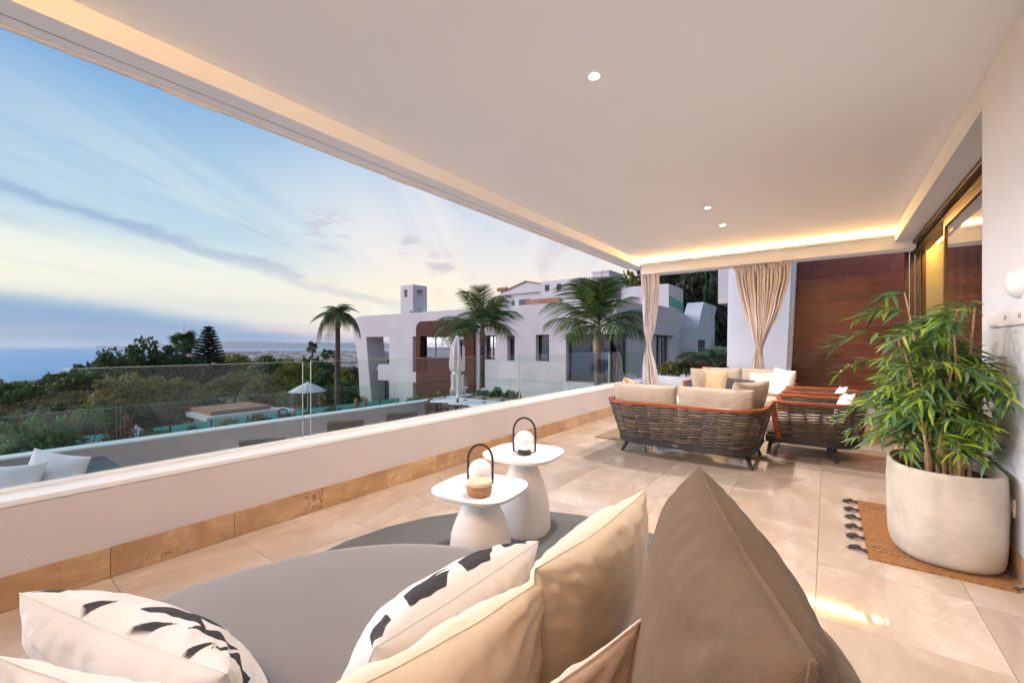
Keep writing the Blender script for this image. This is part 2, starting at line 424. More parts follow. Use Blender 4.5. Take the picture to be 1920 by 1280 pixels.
# ---------------------------------------------------------------- mesh building
MW = {}
class MB:
    def __init__(s): s.v = []; s.f = []; s.smooth = False
    def add(s, vs, fs):
        o = len(s.v); s.v += [tuple(p) for p in vs]; s.f += [tuple(i + o for i in q) for q in fs]; return s
    def box(s, x0, x1, y0, y1, z0, z1):
        return s.add([(x0, y0, z0), (x1, y0, z0), (x1, y1, z0), (x0, y1, z0), (x0, y0, z1), (x1, y0, z1), (x1, y1, z1), (x0, y1, z1)],
                     [(0, 3, 2, 1), (4, 5, 6, 7), (0, 1, 5, 4), (1, 2, 6, 5), (2, 3, 7, 6), (3, 0, 4, 7)])
    def prism(s, pts, z0, z1):           # polygon in xy (ccw)
        n = len(pts)
        return s.add([(x, y, z0) for x, y in pts] + [(x, y, z1) for x, y in pts],
                     [tuple(range(n))[::-1], tuple(range(n, 2 * n))] + [(i, (i + 1) % n, n + (i + 1) % n, n + i) for i in range(n)])
    def prism_y(s, pts, y0, y1):         # polygon in xz extruded along y
        n = len(pts)
        return s.add([(x, y0, z) for x, z in pts] + [(x, y1, z) for x, z in pts],
                     [tuple(range(n)), tuple(range(n, 2 * n))[::-1]] + [((i + 1) % n, i, n + i, n + (i + 1) % n) for i in range(n)])
    def prism_x(s, pts, x0, x1):         # polygon in yz extruded along x
        n = len(pts)
        return s.add([(x0, y, z) for y, z in pts] + [(x1, y, z) for y, z in pts],
                     [tuple(range(n))[::-1], tuple(range(n, 2 * n))] + [(i, (i + 1) % n, n + (i + 1) % n, n + i) for i in range(n)])
    def tube(s, path, r, n=8, cap=True, closed=False, flat=None):
        P_ = [Vector(p) for p in path]; m_ = len(P_)
        R_ = r if hasattr(r, '__len__') else [r] * m_
        up = Vector((0, 0, 1)); vs = []; prev = None
        for i, p in enumerate(P_):
            if closed: d = P_[(i + 1) % m_] - P_[i - 1]
            else: d = P_[min(i + 1, m_ - 1)] - P_[max(i - 1, 0)]
            if d.length < 1e-9: d = Vector((0, 0, 1))
            d.normalize()
            if prev is None:
                a = d.cross(up)
                if a.length < 1e-3: a = d.cross(Vector((1, 0, 0)))
            else:
                a = prev - d * prev.dot(d)
                if a.length < 1e-6: a = d.cross(up)
            a.normalize(); prev = a; b_ = d.cross(a)
            for k in range(n):
                t_ = 2 * PI * k / n
                sx, sy = (1, 1) if flat is None else flat
                vs.append(p + (a * math.cos(t_) * sx + b_ * math.sin(t_) * sy) * R_[i])
        fs = []
        for i in range(m_ - (0 if closed else 1)):
            j = (i + 1) % m_
            for k in range(n):
                fs.append((i * n + k, i * n + (k + 1) % n, j * n + (k + 1) % n, j * n + k))
        if cap and not closed:
            fs.append(tuple(range(n))[::-1]); fs.append(tuple((m_ - 1) * n + k for k in range(n)))
        return s.add(vs, fs)
    def lathe(s, prof, cx=0, cy=0, n=32, sx=1, sy=1, power=2.0, cap=True):   # superellipse cross-section
        vs = []
        for r, z in prof:
            for k in range(n):
                t_ = 2 * PI * k / n; c_, s_ = math.cos(t_), math.sin(t_)
                e = 2 / power
                vs.append((cx + r * sx * math.copysign(abs(c_) ** e, c_), cy + r * sy * math.copysign(abs(s_) ** e, s_), z))
        fs = []
        for i in range(len(prof) - 1):
            for k in range(n):
                fs.append((i * n + k, i * n + (k + 1) % n, (i + 1) * n + (k + 1) % n, (i + 1) * n + k))
        if cap:
            fs.append(tuple(range(n))[::-1]); fs.append(tuple((len(prof) - 1) * n + k for k in range(n)))
        return s.add(vs, fs)
    def sphere(s, c, r, n=16, sz=1):
        prof = [(max(1e-4, r * math.sin(PI * i / n)), c[2] - r * sz * math.cos(PI * i / n)) for i in range(n + 1)]
        return s.lathe(prof, c[0], c[1], n * 2)
    def xf(s, M):
        s.v = [tuple(M @ Vector(p)) for p in s.v]; return s

def link_mesh(name, me, mat, parent=None, smooth=False, bevel=0, ang=35):
    if mat is not None and not me.materials: me.materials.append(MATS[mat])
    o = bpy.data.objects.new(name, me); C.objects.link(o)
    if parent is not None: o.parent = parent
    MW[o.name] = MW.get(parent.name, Matrix()) if parent is not None else Matrix()
    return o

def obj(name, mb, mat, parent=None, smooth=False, bevel=0, local=False):
    """one mesh object; world-space verts are moved into the parent's frame unless local"""
    M = MW.get(parent.name, Matrix()) if parent is not None else Matrix()
    vs = mb.v
    if parent is not None and not local:
        Mi = M.inverted(); vs = [tuple(Mi @ Vector(p)) for p in vs]
    me = bpy.data.meshes.new(name); me.from_pydata(vs, [], mb.f); me.validate()
    bm = bmesh.new(); bm.from_mesh(me); bmesh.ops.recalc_face_normals(bm, faces=bm.faces); 
    if bevel:
        bmesh.ops.bevel(bm, geom=[e for e in bm.edges if len(e.link_faces) == 2 and e.calc_face_angle(0) > .6], offset=bevel, segments=2, affect='EDGES', profile=.6, clamp_overlap=True)
    bm.to_mesh(me); bm.free()
    if smooth:
        me.polygons.foreach_set('use_smooth', [True] * len(me.polygons))
        me.set_sharp_from_angle(angle=math.radians(40))
    me.materials.append(MATS[mat])
    o = bpy.data.objects.new(name, me); C.objects.link(o)
    if parent is not None: o.parent = parent
    MW[o.name] = M
    return o

def tag(o, label=None, cat=None, group=None, kind=None):
    if label: o['label'] = label
    if cat: o['category'] = cat
    if group: o['group'] = group
    if kind: o['kind'] = kind
    return o
def thing(name, loc, label, cat, group=None, rz=0):
    o = bpy.data.objects.new(name, None); C.objects.link(o)
    o.location = loc; o.rotation_euler = (0, 0, rz); o.empty_display_size = .1
    MW[o.name] = Matrix.Translation(loc) @ Matrix.Rotation(rz, 4, 'Z')
    return tag(o, label, cat, group)
def struct(name, mb, mat, **kw):
    o = obj(name, mb, mat, **kw); o['kind'] = 'structure'; return o
def copy_tree(o, parent=None, loc=None, rz=None, label=None):
    kids = list(o.children)
    c = o.copy(); C.objects.link(c)
    if parent is not None: c.parent = parent
    if loc is not None: c.location = loc
    if rz is not None: c.rotation_euler = (0, 0, rz)
    if label: c['label'] = label
    for k in kids: copy_tree(k, c)
    return c
B = lambda *a: MB().box(*a)
def np_mesh(name, verts, faces_n, mat, parent=None, smooth=False):
    """verts (N,3) numpy, consecutive groups of faces_n verts form a face"""
    N = len(verts); nf = N // faces_n
    me = bpy.data.meshes.new(name)
    me.vertices.add(N); me.vertices.foreach_set('co', verts.astype('f').ravel())
    me.loops.add(N); me.loops.foreach_set('vertex_index', np.arange(N, dtype='i'))
    me.polygons.add(nf); me.polygons.foreach_set('loop_start', np.arange(0, N, faces_n, dtype='i'))
    me.update(calc_edges=True)
    me.materials.append(MATS[mat])
    o = bpy.data.objects.new(name, me); C.objects.link(o)
    if parent is not None: o.parent = parent
    MW[o.name] = MW.get(parent.name, Matrix()) if parent is not None else Matrix()
    return o
# =============================================================== TERRACE SHELL
CEIL = 3.08
YB = 8.84           # far beam
YN = -1.5          # near beam
# floor: tiles on a bed
bed = struct('floor', B(-3.19, 1.6, -2.6, 11.6, -.25, -.006), 'grout')
def shared_box(name, sx, sy, sz, bev=.0015):
    mb = B(-sx / 2, sx / 2, -sy / 2, sy / 2, -sz / 2, sz / 2)
    return mb
xs = [1.6, 1.225, .59, -.045, -.68, -1.315, -1.95, -2.585, -3.185]
tile_me = {}
def tile_obj(name, sx, sy, sz, mat, parent, loc, bev=.0015):
    key = (round(sx, 3), round(sy, 3), round(sz, 3), mat)
    if key not in tile_me:
        o = obj(name, B(-sx / 2, sx / 2, -sy / 2, sy / 2, -sz / 2, sz / 2), mat, parent, bevel=bev, local=True)
        tile_me[key] = o.data
    else:
        o = bpy.data.objects.new(name, tile_me[key]); C.objects.link(o); o.parent = parent
    o.location = loc
    return o
for i in range(len(xs) - 1):
    x1, x0 = xs[i], xs[i + 1]
    y = .58 - .618 * 5 + (0.0 if i != 2 else 0.04)
    while y < 11.5:
        y1 = min(y + .618, 11.55)
        if y1 - y > .05:
            tile_obj('floor_tile', x1 - x0 - .0022, y1 - y - .0022, .012, 'marble_floor', bed,
                     ((x0 + x1) / 2, (y + y1) / 2, -.006 + rnd.uniform(-.0003, .0003)), .0008)
        y += .618
# ceiling slab with its left downstand
ceil = struct('ceiling', B(-3.17, 5.2, -2.4, 9.2, CEIL, 3.42), 'plaster')
fas = struct('ceiling_fascia', B(-3.42, -3.17, -2.4, 9.2, 2.945, 3.42), 'plaster')
fas2 = obj('curtain_track', B(-3.335, -3.329, -2.3, 9.1, 2.941, 2.944), 'facade_grey', fas)
obj('shade_cassette', B(-3.45, -3.4205, -2.3, 8.9, 2.925, 2.99), 'white_plastic', fas)
obj('fascia_trim', B(-3.449, -3.4205, -2.4, 9.2, 2.9905, 3.42), 'white_satin', fas)
for y0 in (.9, 2.6):
    obj('shade_bracket', B(-3.446, -3.435, y0, y0 + .3, 2.916, 2.9245), 'white_plastic', fas)
# far beam with a lip and LED strip
fb = struct('ceiling_beam', B(-3.16, 1.1, YB + .06, YB + .42, 2.785, 3.079), 'plaster')
obj('beam_lip', B(-3.165, .849, YB, YB + .0595, 2.985, 3.025), 'plaster', fb)
fascia_rail = obj('curtain_track', B(-3.1, .6, YB + .43, YB + .46, 2.80, 2.82), 'white_satin', fb)
led = thing('led_strip', (-1.1, YB + .04, 3.05), 'glowing warm LED strip above the far ceiling beam', 'light strip')
obj('diffuser', B(-3.15, .84, YB + .030, YB + .050, 3.03, 3.074), 'led', led)
# near beam (behind the camera) mirrors it
nb = struct('ceiling_beam', B(-3.16, .849, YN - .42, YN - .06, 2.785, 3.079), 'plaster')
obj('beam_lip', B(-3.165, .849, YN - .0595, YN, 2.985, 3.025), 'plaster', nb)
led2 = thing('led_strip', (-1.1, YN - .04, 3.05), 'warm LED strip above the ceiling beam behind the camera', 'light strip')
obj('diffuser', B(-3.15, .84, YN - .050, YN - .030, 3.034, 3.066), 'led_near', led2)

# right wall: solid near part, header over the door, jamb beyond
wl = thing('house_wall', (.98, 1, 0), 'white house wall with a header beam over the sliding door', 'wall')
obj('wall', B(.85, 1.15, -2.4, 4.23, .0, 3.079), 'wall_paint', wl)
obj('header', B(.85, 1.06, 4.23, 9.92, 2.885, 3.079), 'wall_paint', wl)
obj('header_core', B(1.0605, 1.35, 4.231, 9.92, 2.93, 3.079), 'wall_paint', wl)
obj('jamb', B(1.27, 1.35, 9.80, 11.39, 0, 3.4), 'wall_paint', wl)
y = -2.35
while y < 4.2:
    y1 = min(y + .615, 4.228)
    tile_obj('skirting_tile', .012, y1 - y - .003, .14, 'marble_skirting', wl, (.844 - .98, (y + y1) / 2 - 1, .071), .001)
    y += .615
# wall fittings
dm_ = thing('motion_sensor', (.85, 3.53, 1.62), 'white round domed motion sensor high on the right wall', 'sensor')
mb = MB().lathe([(.001, .052), (.03, .050), (.055, .040), (.074, .022), (.082, .004), (.082, 0)][::-1], n=36)
mb.xf(Matrix.Rotation(-PI / 2, 4, 'Y')); obj('dome', mb, 'white_plastic', dm_, smooth=True, local=True)
mb = MB().tube([(0.0265 * math.cos(a), 0.0265 * math.sin(a), .0475) for a in np.linspace(0, 2 * PI, 25)[:-1]], .0012, 6, closed=True)
mb.xf(Matrix.Rotation(-PI / 2, 4, 'Y') @ Matrix.Translation((0, .0, 0))); obj('lens_ring', mb, 'dark_frame', dm_, smooth=True, local=True)
sp_ = thing('switch_plate', (.85, 3.72, 1.44), 'row of three white switch and socket plates on the right wall', 'switch')
for k, yy in enumerate((3.93, 3.70, 3.47)):
    mb = B(.836, .8495, yy - .105, yy + .105, 1.395, 1.485); pl = obj('plate', mb, 'white_plastic', sp_, bevel=.004)
    if k == 0:
        for dy in (-.048, .048): obj('rocker', B(.831, .8355, yy + dy - .042, yy + dy + .042, 1.405, 1.475), 'white_plastic', pl, bevel=.002)
    else:
        for dy in (-.012, .012): obj('slot', B(.8345, .8358, yy + dy - .003, yy + dy + .003, 1.43, 1.455), 'dark_frame', pl)
so = thing('wall_socket', (.85, 3.66, .37), 'white double socket low on the wall behind the planter', 'socket')
obj('plate', B(.838, .8495, 3.58, 3.72, .32, .42), 'white_plastic', so, bevel=.003)
obj('insert', B(.834, .8375, 3.60, 3.70, .335, .405), 'white_satin', so, bevel=.002)
# near wall end (left behind camera) and room around
struct('near_wall', B(-3.19, .849, -2.6, -2.41, 0, 3.079), 'wall_paint')

# ---------------------------------------------------------------- sliding door
dr = thing('sliding_door', (1.1, 7.0, 0), 'bronze framed sliding glass door standing half open', 'door')
obj('head_frame', B(1.062, 1.13, 4.231, 9.7, 2.84, 2.884), 'bronze', dr, bevel=.003)
obj('head_frame', B(1.131, 1.22, 4.231, 9.7, 2.80, 2.875), 'bronze', dr, bevel=.003)
obj('head_frame', B(1.221, 1.34, 4.231, 9.7, 2.84, 2.929), 'bronze', dr, bevel=.003)
for k in range(4):
    obj('jamb_frame', B(1.062 + k * .068, 1.112 + k * .068, 9.70 - .012 * (k % 2), 9.798, 0, 2.884), 'bronze', dr, bevel=.004)
obj('threshold', B(1.062, 1.34, 4.231, 9.7, .002, .012), 'bronze', dr)
def sash(y0, y1, x, lab):
    g = obj('sash', MB().box(x, x + .04, y0, y0 + .06, .012, 2.80).box(x, x + .04, y1 - .06, y1, .012, 2.80)
            .box(x, x + .04, y0 + .0605, y1 - .0605, 2.70, 2.80).box(x, x + .04, y0 + .0605, y1 - .0605, .012, .09), 'bronze', dr)
    g['label'] = lab
    obj('pane', B(x + .014, x + .024, y0 + .0605, y1 - .0605, .0905, 2.6995), 'door_glass', g)
sash(4.30, 7.24, 1.135, 'closed glass sash nearest the white wall')
sash(4.34, 7.10, 1.19, 'second glass sash stacked behind the first')
sash(4.38, 7.0, 1.25, 'third glass sash stacked behind the second')

# room behind the door
struct('room_floor', B(1.601, 5.2, 2.5, 11.0, -.2, -.004), 'light_wood')
struct('room_wall', B(5.2, 5.35, 2.5, 11.0, -.2, 3.4), 'wall_paint')
struct('room_wall', B(1.351, 5.2, 9.98, 10.1, 0, 3.4), 'wall_paint')
struct('room_wall', B(1.151, 5.2, 2.4, 2.5, 0, 3.079), 'wall_paint')
struct('room_ceiling', B(1.351, 5.2, 9.2, 9.98, CEIL, 3.4), 'plaster')
rl = thing('led_strip', (1.42, 7.5, 3.03), 'amber LED strip in the ceiling cove inside the room', 'light strip')
obj('diffuser', B(1.46, 1.475, 4.4, 9.9, 2.985, 3.03), 'led_room', rl)
obj('lip', B(1.476, 1.55, 4.4, 9.9, 2.94, 3.0), 'plaster', rl)

# ---------------------------------------------------------------- brown tiled wall at the end
bw = thing('tiled_wall', (.3, 11.5, 0), 'dark red-brown wood-look tiled wall at the end of the terrace', 'wall')
obj('backing', B(-.75, 1.6, 11.41, 11.75, 0, 3.9), 'tile_grout', bw)
row = 0; z = .10
while z < 3.85:
    h_ = min(.1775, 3.88 - z)
    x0 = -.75 - ((row * .33 + .28) % 1.0)
    while x0 < 1.6:
        a, b_ = max(x0, -.75), min(x0 + 1.0, 1.6)
        if b_ - a > .03:
            tile_obj('wall_tile', b_ - a - .007, .012, h_ - .007, 'wood_tile', bw, ((a + b_) / 2 - .3, 11.403 - 11.5 + rnd.uniform(-.0006, .0006), z + h_ / 2), .0012)
        x0 += 1.0
    z += h_; row += 1
obj('skirting', B(-.75, 1.05, 11.385, 11.3965, .0, .098), 'white_satin', bw)
# sloping white pier
pr = thing('white_pier', (-1.2, 11.05, 0), 'tall white rendered pier with slanting edges behind the gathered curtain', 'pier')
zz = np.linspace(0, 4.0, 14)
Lx = [-1.80 - .06 * math.cos(z / 4 * PI / 2) for z in zz]; Rx = [-.58 - .16 * (1 - z / 4) ** 1.3 for z in zz]
obj('pier', MB().prism_y([(x, z) for x, z in zip(Lx, zz)] + [(x, z) for x, z in zip(Rx[::-1], zz[::-1])], 10.9, 11.38), 'wall_paint', pr)
obj('edge_strip', MB().prism_y([(x + .004, z) for x, z in zip(Rx, zz)] + [(x + .075, z) for x, z in zip(Rx[::-1], zz[::-1])], 11.0, 11.30), 'white_satin', pr)
# cantilevered white block beyond
blk = thing('white_block', (-2.1, 13.2, 2.4), 'white overhanging upper block of the next flat, beside the pier', 'building')
obj('wall', B(-2.42, -.8, 12.9, 15, 2.44, 3.42), 'facade', blk)
obj('balustrade', B(-2.40, -.8, 12.95, 12.965, 3.42, 3.9), 'balustrade_glass', blk)

# ---------------------------------------------------------------- parapet with skirting and glass balustrade
pp = thing('terrace_parapet', (-3.35, 4, 0), 'long low white parapet with marble skirting beside the seating', 'wall')
obj('wall', B(-3.50, -3.197, -2.6, 11.0, -1.05, .497), 'parapet_paint', pp, bevel=.004)
obj('coping', B(-3.505, -3.192, -2.6, 11.0, .4975, .528), 'white_satin', pp, bevel=.006)
y = .58 - .615 * 5; k = 0
while y < 9.6:
    stp = .615
    y1 = y + stp
    if abs(y - (.58 + .615 * 1)) < .01: pass
    tile_obj('skirting_tile', .012, y1 - y - .003, .165, 'marble_skirting', pp, (-3.191 + 3.35, (y + y1) / 2 - 4, .084), .001)
    y = y1
gb = thing('glass_balustrade', (-3.38, 4, .528), 'frameless clear glass balustrade along the long parapet', 'balustrade')
def pane_x(parent, x, y0, y1, z0, z1, th=.012, edge=True):
    p = obj('pane', B(x - th / 2, x + th / 2, y0, y1, z0, z1), 'balustrade_glass', parent)
    if edge:
        obj('edge', MB().box(x - th / 2, x + th / 2, y0, y1, z1 + .0005, z1 + .003).box(x - th / 2, x + th / 2, y0 - .003, y0 - .0005, z0, z1).box(x - th / 2, x + th / 2, y1 + .0005, y1 + .003, z0, z1), 'glass_edge', p)
    return p
def pane_y(parent, y, x0, x1, z0, z1, th=.012):
    p = obj('pane', B(x0, x1, y - th / 2, y + th / 2, z0, z1), 'balustrade_glass', parent)
    obj('edge', MB().box(x0, x1, y - th / 2, y + th / 2, z1 + .0005, z1 + .003).box(x1 + .0005, x1 + .003, y - th / 2, y + th / 2, z0, z1).box(x0 - .003, x0 - .0005, y - th / 2, y + th / 2, z0, z1), 'glass_edge', p)
    return p
for y0, y1 in ((-1.25, 1.765), (1.835, 4.775), (4.79, 7.775), (7.79, 10.95)):
    pane_x(gb, -3.40, y0, y1, .5285, 1.15)
obj('channel', B(-3.425, -3.411, -2.5, 10.95, .5285, .545), 'white_satin', gb)
obj('channel', B(-3.389, -3.375, -2.5, 10.95, .5285, .545), 'white_satin', gb)
# glass screen in front of the brown wall and corner glass
g2 = thing('glass_screen', (-.3, 11.0, 0), 'low clear glass screen in front of the brown tiled wall', 'glass screen')
pane_y(g2, 11.2, -.62, .22, .05, 1.12)
g3 = thing('glass_screen', (-2.6, 11.6, .5), 'glass screen behind the planter left of the white pier', 'glass screen')
pane_y(g3, 12.1, -2.95, -1.8, .55, 1.22)
obj('ledge', B(-3.2, -1.8, 12.0, 12.4, .2, .60), 'facade', g3)

# planter wall across the end
pw = thing('planter_wall', (-2.5, 9.8, 0), 'low white planter wall across the far end of the terrace', 'planter')
obj('wall', B(-3.19, -.85, 9.62, 9.80, 0, .60), 'wall_paint', pw, bevel=.004)
obj('bed', B(-3.19, -1.9, 9.80, 10.9, .0, .52), 'soil', pw)

# ---------------------------------------------------------------- downlights
def downlight(x, y, lab, e=34):
    t_ = thing('downlight', (x, y, CEIL), lab, 'ceiling light', 'recessed ceiling downlights')
    mb = MB().lathe([(.036, -.001), (.046, -.001), (.048, -.004), (.046, -.006), (.036, -.004)], n=28, cap=False)
    obj('trim_ring', mb, 'white_satin', t_, smooth=True, local=True)
    obj('lens', MB().lathe([(.0345, -.003), (.001, -.0032)], n=24), 'bulb', t_, local=True)
    l = bpy.data.lights.new('downlight_beam', 'SPOT'); l.energy = e; l.color = (1, .92, .88)
    l.spot_size = math.radians(150); l.spot_blend = .8; l.shadow_soft_size = .05
    o = bpy.data.objects.new('downlight_beam', l); C.objects.link(o); o.parent = t_; o.location = (0, 0, -.02)
DL = 185
downlight(-1.25, 2.62, 'nearest and largest glowing downlight in the white ceiling', DL)
downlight(-1.25, 6.0, 'middle glowing downlight, left one of the far pair', DL)
downlight(-1.25, 7.0, 'farthest glowing downlight, closest to the LED strip', DL)
downlight(-1.25, -.9, 'downlight in the ceiling behind the camera, parapet side', DL * .5)

room_fill = thing('downlight', (1.95, 8.3, CEIL), 'added unseen lamp brightening the sheer curtain inside the room', 'ceiling light', 'recessed ceiling downlights')  # unseen lamp, added to brighten the room and its sheer curtain
obj('lens', MB().lathe([(.0345, -.003), (.001, -.0032)], n=24), 'bulb', room_fill, local=True)
l = bpy.data.lights.new('downlight_beam', 'SPOT'); l.energy = 260; l.color = (1, .60, .14); l.spot_size = math.radians(150); l.spot_blend = .8; l.shadow_soft_size = .08
o = bpy.data.objects.new('downlight_beam', l); C.objects.link(o); o.parent = room_fill; o.location = (0, 0, -.02)
# =============================================================== SOFT FURNISHINGS: builders
def pillow_mesh(w_, h_, th, seed=0, n=26, pinch=.09, wr=.010, box=0.0, shards=None, sag=0.0, seamv=None, power=.5):
    """upright pillow in its own frame: x width, z height, +y front. Rim verts shared by both faces."""
    N = n; rs = random.Random(seed); off = Vector((rs.uniform(0, 90), rs.uniform(0, 90), rs.uniform(0, 90)))
    vs = []; idx = {}
    def P_(i, j, side):
        u = -1 + 2 * i / N; v = -1 + 2 * j / N
        # denser towards the rim
        u_ = math.sin(u * PI / 2) * .55 + u * .45; v_ = math.sin(v * PI / 2) * .55 + v * .45
        x = u_ * w_ / 2 * (1 - pinch * (1 - v_ * v_) * abs(u_)); z = v_ * h_ / 2 * (1 - pinch * (1 - u_ * u_) * abs(v_))
        pr = max(0.0, (1 - u_ ** 2) * (1 - v_ ** 2))
        t_ = th / 2 * (pr ** power) * (1 - .12 * box)
        q = Vector((x, 0, z)) + off
        if side:
            d = 1 - max(abs(u_), abs(v_))
            wv = noise.noise(Vector((q.x * 5, q.z * 5, side * 3))) * 1.6
            # creases that fan out of the corners
            cr = 0
            for cu, cv in ((1, 1), (-1, 1), (1, -1), (-1, -1)):
                du, dv = cu - u_, cv - v_
                rr = math.hypot(du, dv); an = math.atan2(dv, du)
                cr += math.sin(an * 13 + seed + noise.noise(Vector((rr * 3, seed, cu))) * 3) * math.exp(-rr * 1.6) * min(1, rr * 3)
            cr2 = noise.noise(Vector((q.x * 14, q.z * 5, side * 7 + seed)))
            dr = 1 - max(abs(u_), abs(v_)); al = (x if abs(v_) > abs(u_) else z)
            t_ += wr * .9 * noise.noise(Vector((al * 34, dr * 3, seed * 3 + side))) * math.exp(-dr * 4.5) * min(1, dr * 14)
            t_ += (wv * wr + cr * wr * .6 + cr2 * wr * .3) * min(1, pr * 6)
        z -= sag * (1 - v_) * 0 + sag * pr
        ez = noise.noise(Vector((q.x * 9, q.z * 9, 5))) * wr * .5
        return (x + ez, side * t_, z + ez)
    for side in (1, -1):
        for i in range(N + 1):
            for j in range(N + 1):
                rim = i in (0, N) or j in (0, N)
                key = (i, j, 0 if rim else side)
                if key not in idx:
                    idx[key] = len(vs); vs.append(P_(i, j, 0 if rim else side))
    g = lambda i, j, sd: idx[(i, j, 0 if (i in (0, N) or j in (0, N)) else sd)]
    fs = []
    for i in range(N):
        for j in range(N):
            fs.append((g(i, j, 1), g(i, j + 1, 1), g(i + 1, j + 1, 1), g(i + 1, j, 1)))
            fs.append((g(i, j, -1), g(i + 1, j, -1), g(i + 1, j + 1, -1), g(i, j + 1, -1)))
    rim = [vs[g(i, 0, 1)] for i in range(N)] + [vs[g(N, j, 1)] for j in range(N)] + [vs[g(i, N, 1)] for i in range(N, 0, -1)] + [vs[g(0, j, 1)] for j in range(N, 0, -1)]
    pr = None
    if shards:
        pr = [0.0] * len(vs)
        for (i, j, sd), k in idx.items():
            if sd >= 0:
                u = -1 + 2 * i / N; v = -1 + 2 * j / N
                a = math.sin(u * PI / 2) * .55 + u * .45; b_ = math.sin(v * PI / 2) * .55 + v * .45
                b_ += .0; best = 9.0; anyin = False
                for poly in shards:
                    ins = False; m_ = len(poly)
                    for q in range(m_):
                        x1, y1 = poly[q]; x2, y2 = poly[(q + 1) % m_]
                        if (y1 > b_) != (y2 > b_) and a < (x2 - x1) * (b_ - y1) / (y2 - y1) + x1: ins = not ins
                    for q in range(m_):
                        x1, y1 = poly[q]; x2, y2 = poly[(q + 1) % m_]
                        dx, dy = x2 - x1, y2 - y1; t__ = max(0, min(1, ((a - x1) * dx + (b_ - y1) * dy) / (dx * dx + dy * dy + 1e-12)))
                        best = min(best, math.hypot(a - x1 - t__ * dx, b_ - y1 - t__ * dy))
                    anyin = anyin or ins
                pr[k] = .5 + (best if anyin else -best) * 4
    return vs, fs, rim, pr

def frame_mat(c, nrm, up):
    n_ = Vector(nrm).normalized(); u_ = Vector(up); u_ = (u_ - n_ * u_.dot(n_)).normalized(); x_ = n_.cross(u_)
    M = Matrix((( x_.x, n_.x, u_.x, c[0]), (x_.y, n_.y, u_.y, c[1]), (x_.z, n_.z, u_.z, c[2]), (0, 0, 0, 1)))
    return M
def pillow(c, nrm, up, w_, h_, th, mat, label, seed=0, n=26, parent=None, name='cushion', group=None, piping=None, **kw):
    """c = centre; nrm = the way the front faces"""
    vs, fs, rim, pr = pillow_mesh(w_, h_, th, seed, n, **kw)
    me = bpy.data.meshes.new(name); me.from_pydata(vs, [], fs); me.update()
    me.polygons.foreach_set('use_smooth', [True] * len(me.polygons)); me.materials.append(MATS[mat])
    if pr is not None:
        a = me.attributes.new('print', 'FLOAT', 'POINT'); a.data.foreach_set('value', pr)
    o = bpy.data.objects.new(name, me); C.objects.link(o)
    M = frame_mat(c, nrm, up)
    if parent is not None:
        o.parent = parent; o.matrix_local = MW[parent.name].inverted() @ M
    else:
        o.matrix_world = M; tag(o, label, 'cushion', group)
    MW[o.name] = M
    sd = obj('seam', MB().tube(rim, piping or .0022, 5, closed=True), mat, o, smooth=True, local=True)
    return o

def soft_box(x0, x1, y0, y1, z0, z1, r=.05, seed=0, n=10, amp=.006, crown=.012):
    """box with fat rounded edges and slight unevenness"""
    mb = MB(); cx, cy, cz = (x0 + x1) / 2, (y0 + y1) / 2, (z0 + z1) / 2
    hx, hy, hz = (x1 - x0) / 2, (y1 - y0) / 2, (z1 - z0) / 2
    bm = bmesh.new(); bmesh.ops.create_cube(bm, size=2)
    bmesh.ops.subdivide_edges(bm, edges=bm.edges, cuts=n, use_grid_fill=True)
    vs = []
    for v in bm.verts:
        p = Vector((v.co.x * hx, v.co.y * hy, v.co.z * hz))
        # grid coordinates pushed to the edges
        q = Vector((math.copysign(min(hx, abs(p.x)), p.x), p.y, p.z))
        inn = Vector((max(-hx + r, min(hx - r, q.x)), max(-hy + r, min(hy - r, q.y)), max(-hz + r, min(hz - r, q.z))))
        d = q - inn
        if d.length > 1e-9: q = inn + d.normalized() * r
        e = noise.noise(Vector((q.x * 6 + seed, q.y * 6, q.z * 6))) * amp
        e2 = crown * (1 - (v.co.x) ** 2) * (1 - (v.co.y) ** 2) * (1 if v.co.z > .9 else 0)
        nn = Vector((v.co.x if abs(v.co.x) > .99 else 0, v.co.y if abs(v.co.y) > .99 else 0, v.co.z if abs(v.co.z) > .99 else 0))
        q = q + nn * e + Vector((0, 0, e2))
        vs.append((q.x + cx, q.y + cy, q.z + cz))
    bm.verts.index_update()
    fs = [tuple(v.index for v in f.verts) for f in bm.faces]; bm.free()
    mb.add(vs, fs); return mb

# ---------------------------------------------------------------- teak and wicker seats
def u_path(Wd, D, r, front, n_arc=10, n_line=14):
    """U open to +y; starts at front right, goes round the back"""
    pts = []
    hw = Wd / 2
    for i in range(n_line): pts.append((hw, front + (-(D) + r - 0) * i / n_line))
    cy = front - D + r
    for i in range(n_arc + 1):
        a = -PI / 2 * i / n_arc; pts.append((hw - r + r * math.cos(a), cy + r * math.sin(a)))
    nb_ = max(6, int(n_line * 1.5))
    for i in range(1, nb_): pts.append((hw - r - (Wd - 2 * r) * i / nb_, front - D))
    for i in range(n_arc + 1):
        a = -PI / 2 - PI / 2 * i / n_arc; pts.append((-hw + r + r * math.cos(a), cy + r * math.sin(a)))
    for i in range(1, n_line + 1): pts.append((-hw, cy + (front - cy) * i / n_line))
    return pts
def resample(pts, n):
    P_ = [Vector((x, y, 0)) for x, y in pts]; L = [0]
    for a, b_ in zip(P_, P_[1:]): L.append(L[-1] + (b_ - a).length)
    out_ = []; j = 0
    for i in range(n + 1):
        t_ = L[-1] * i / n
        while j < len(L) - 2 and L[j + 1] < t_: j += 1
        f = (t_ - L[j]) / (L[j + 1] - L[j]); p = P_[j].lerp(P_[j + 1], f); out_.append((p.x, p.y))
    return out_
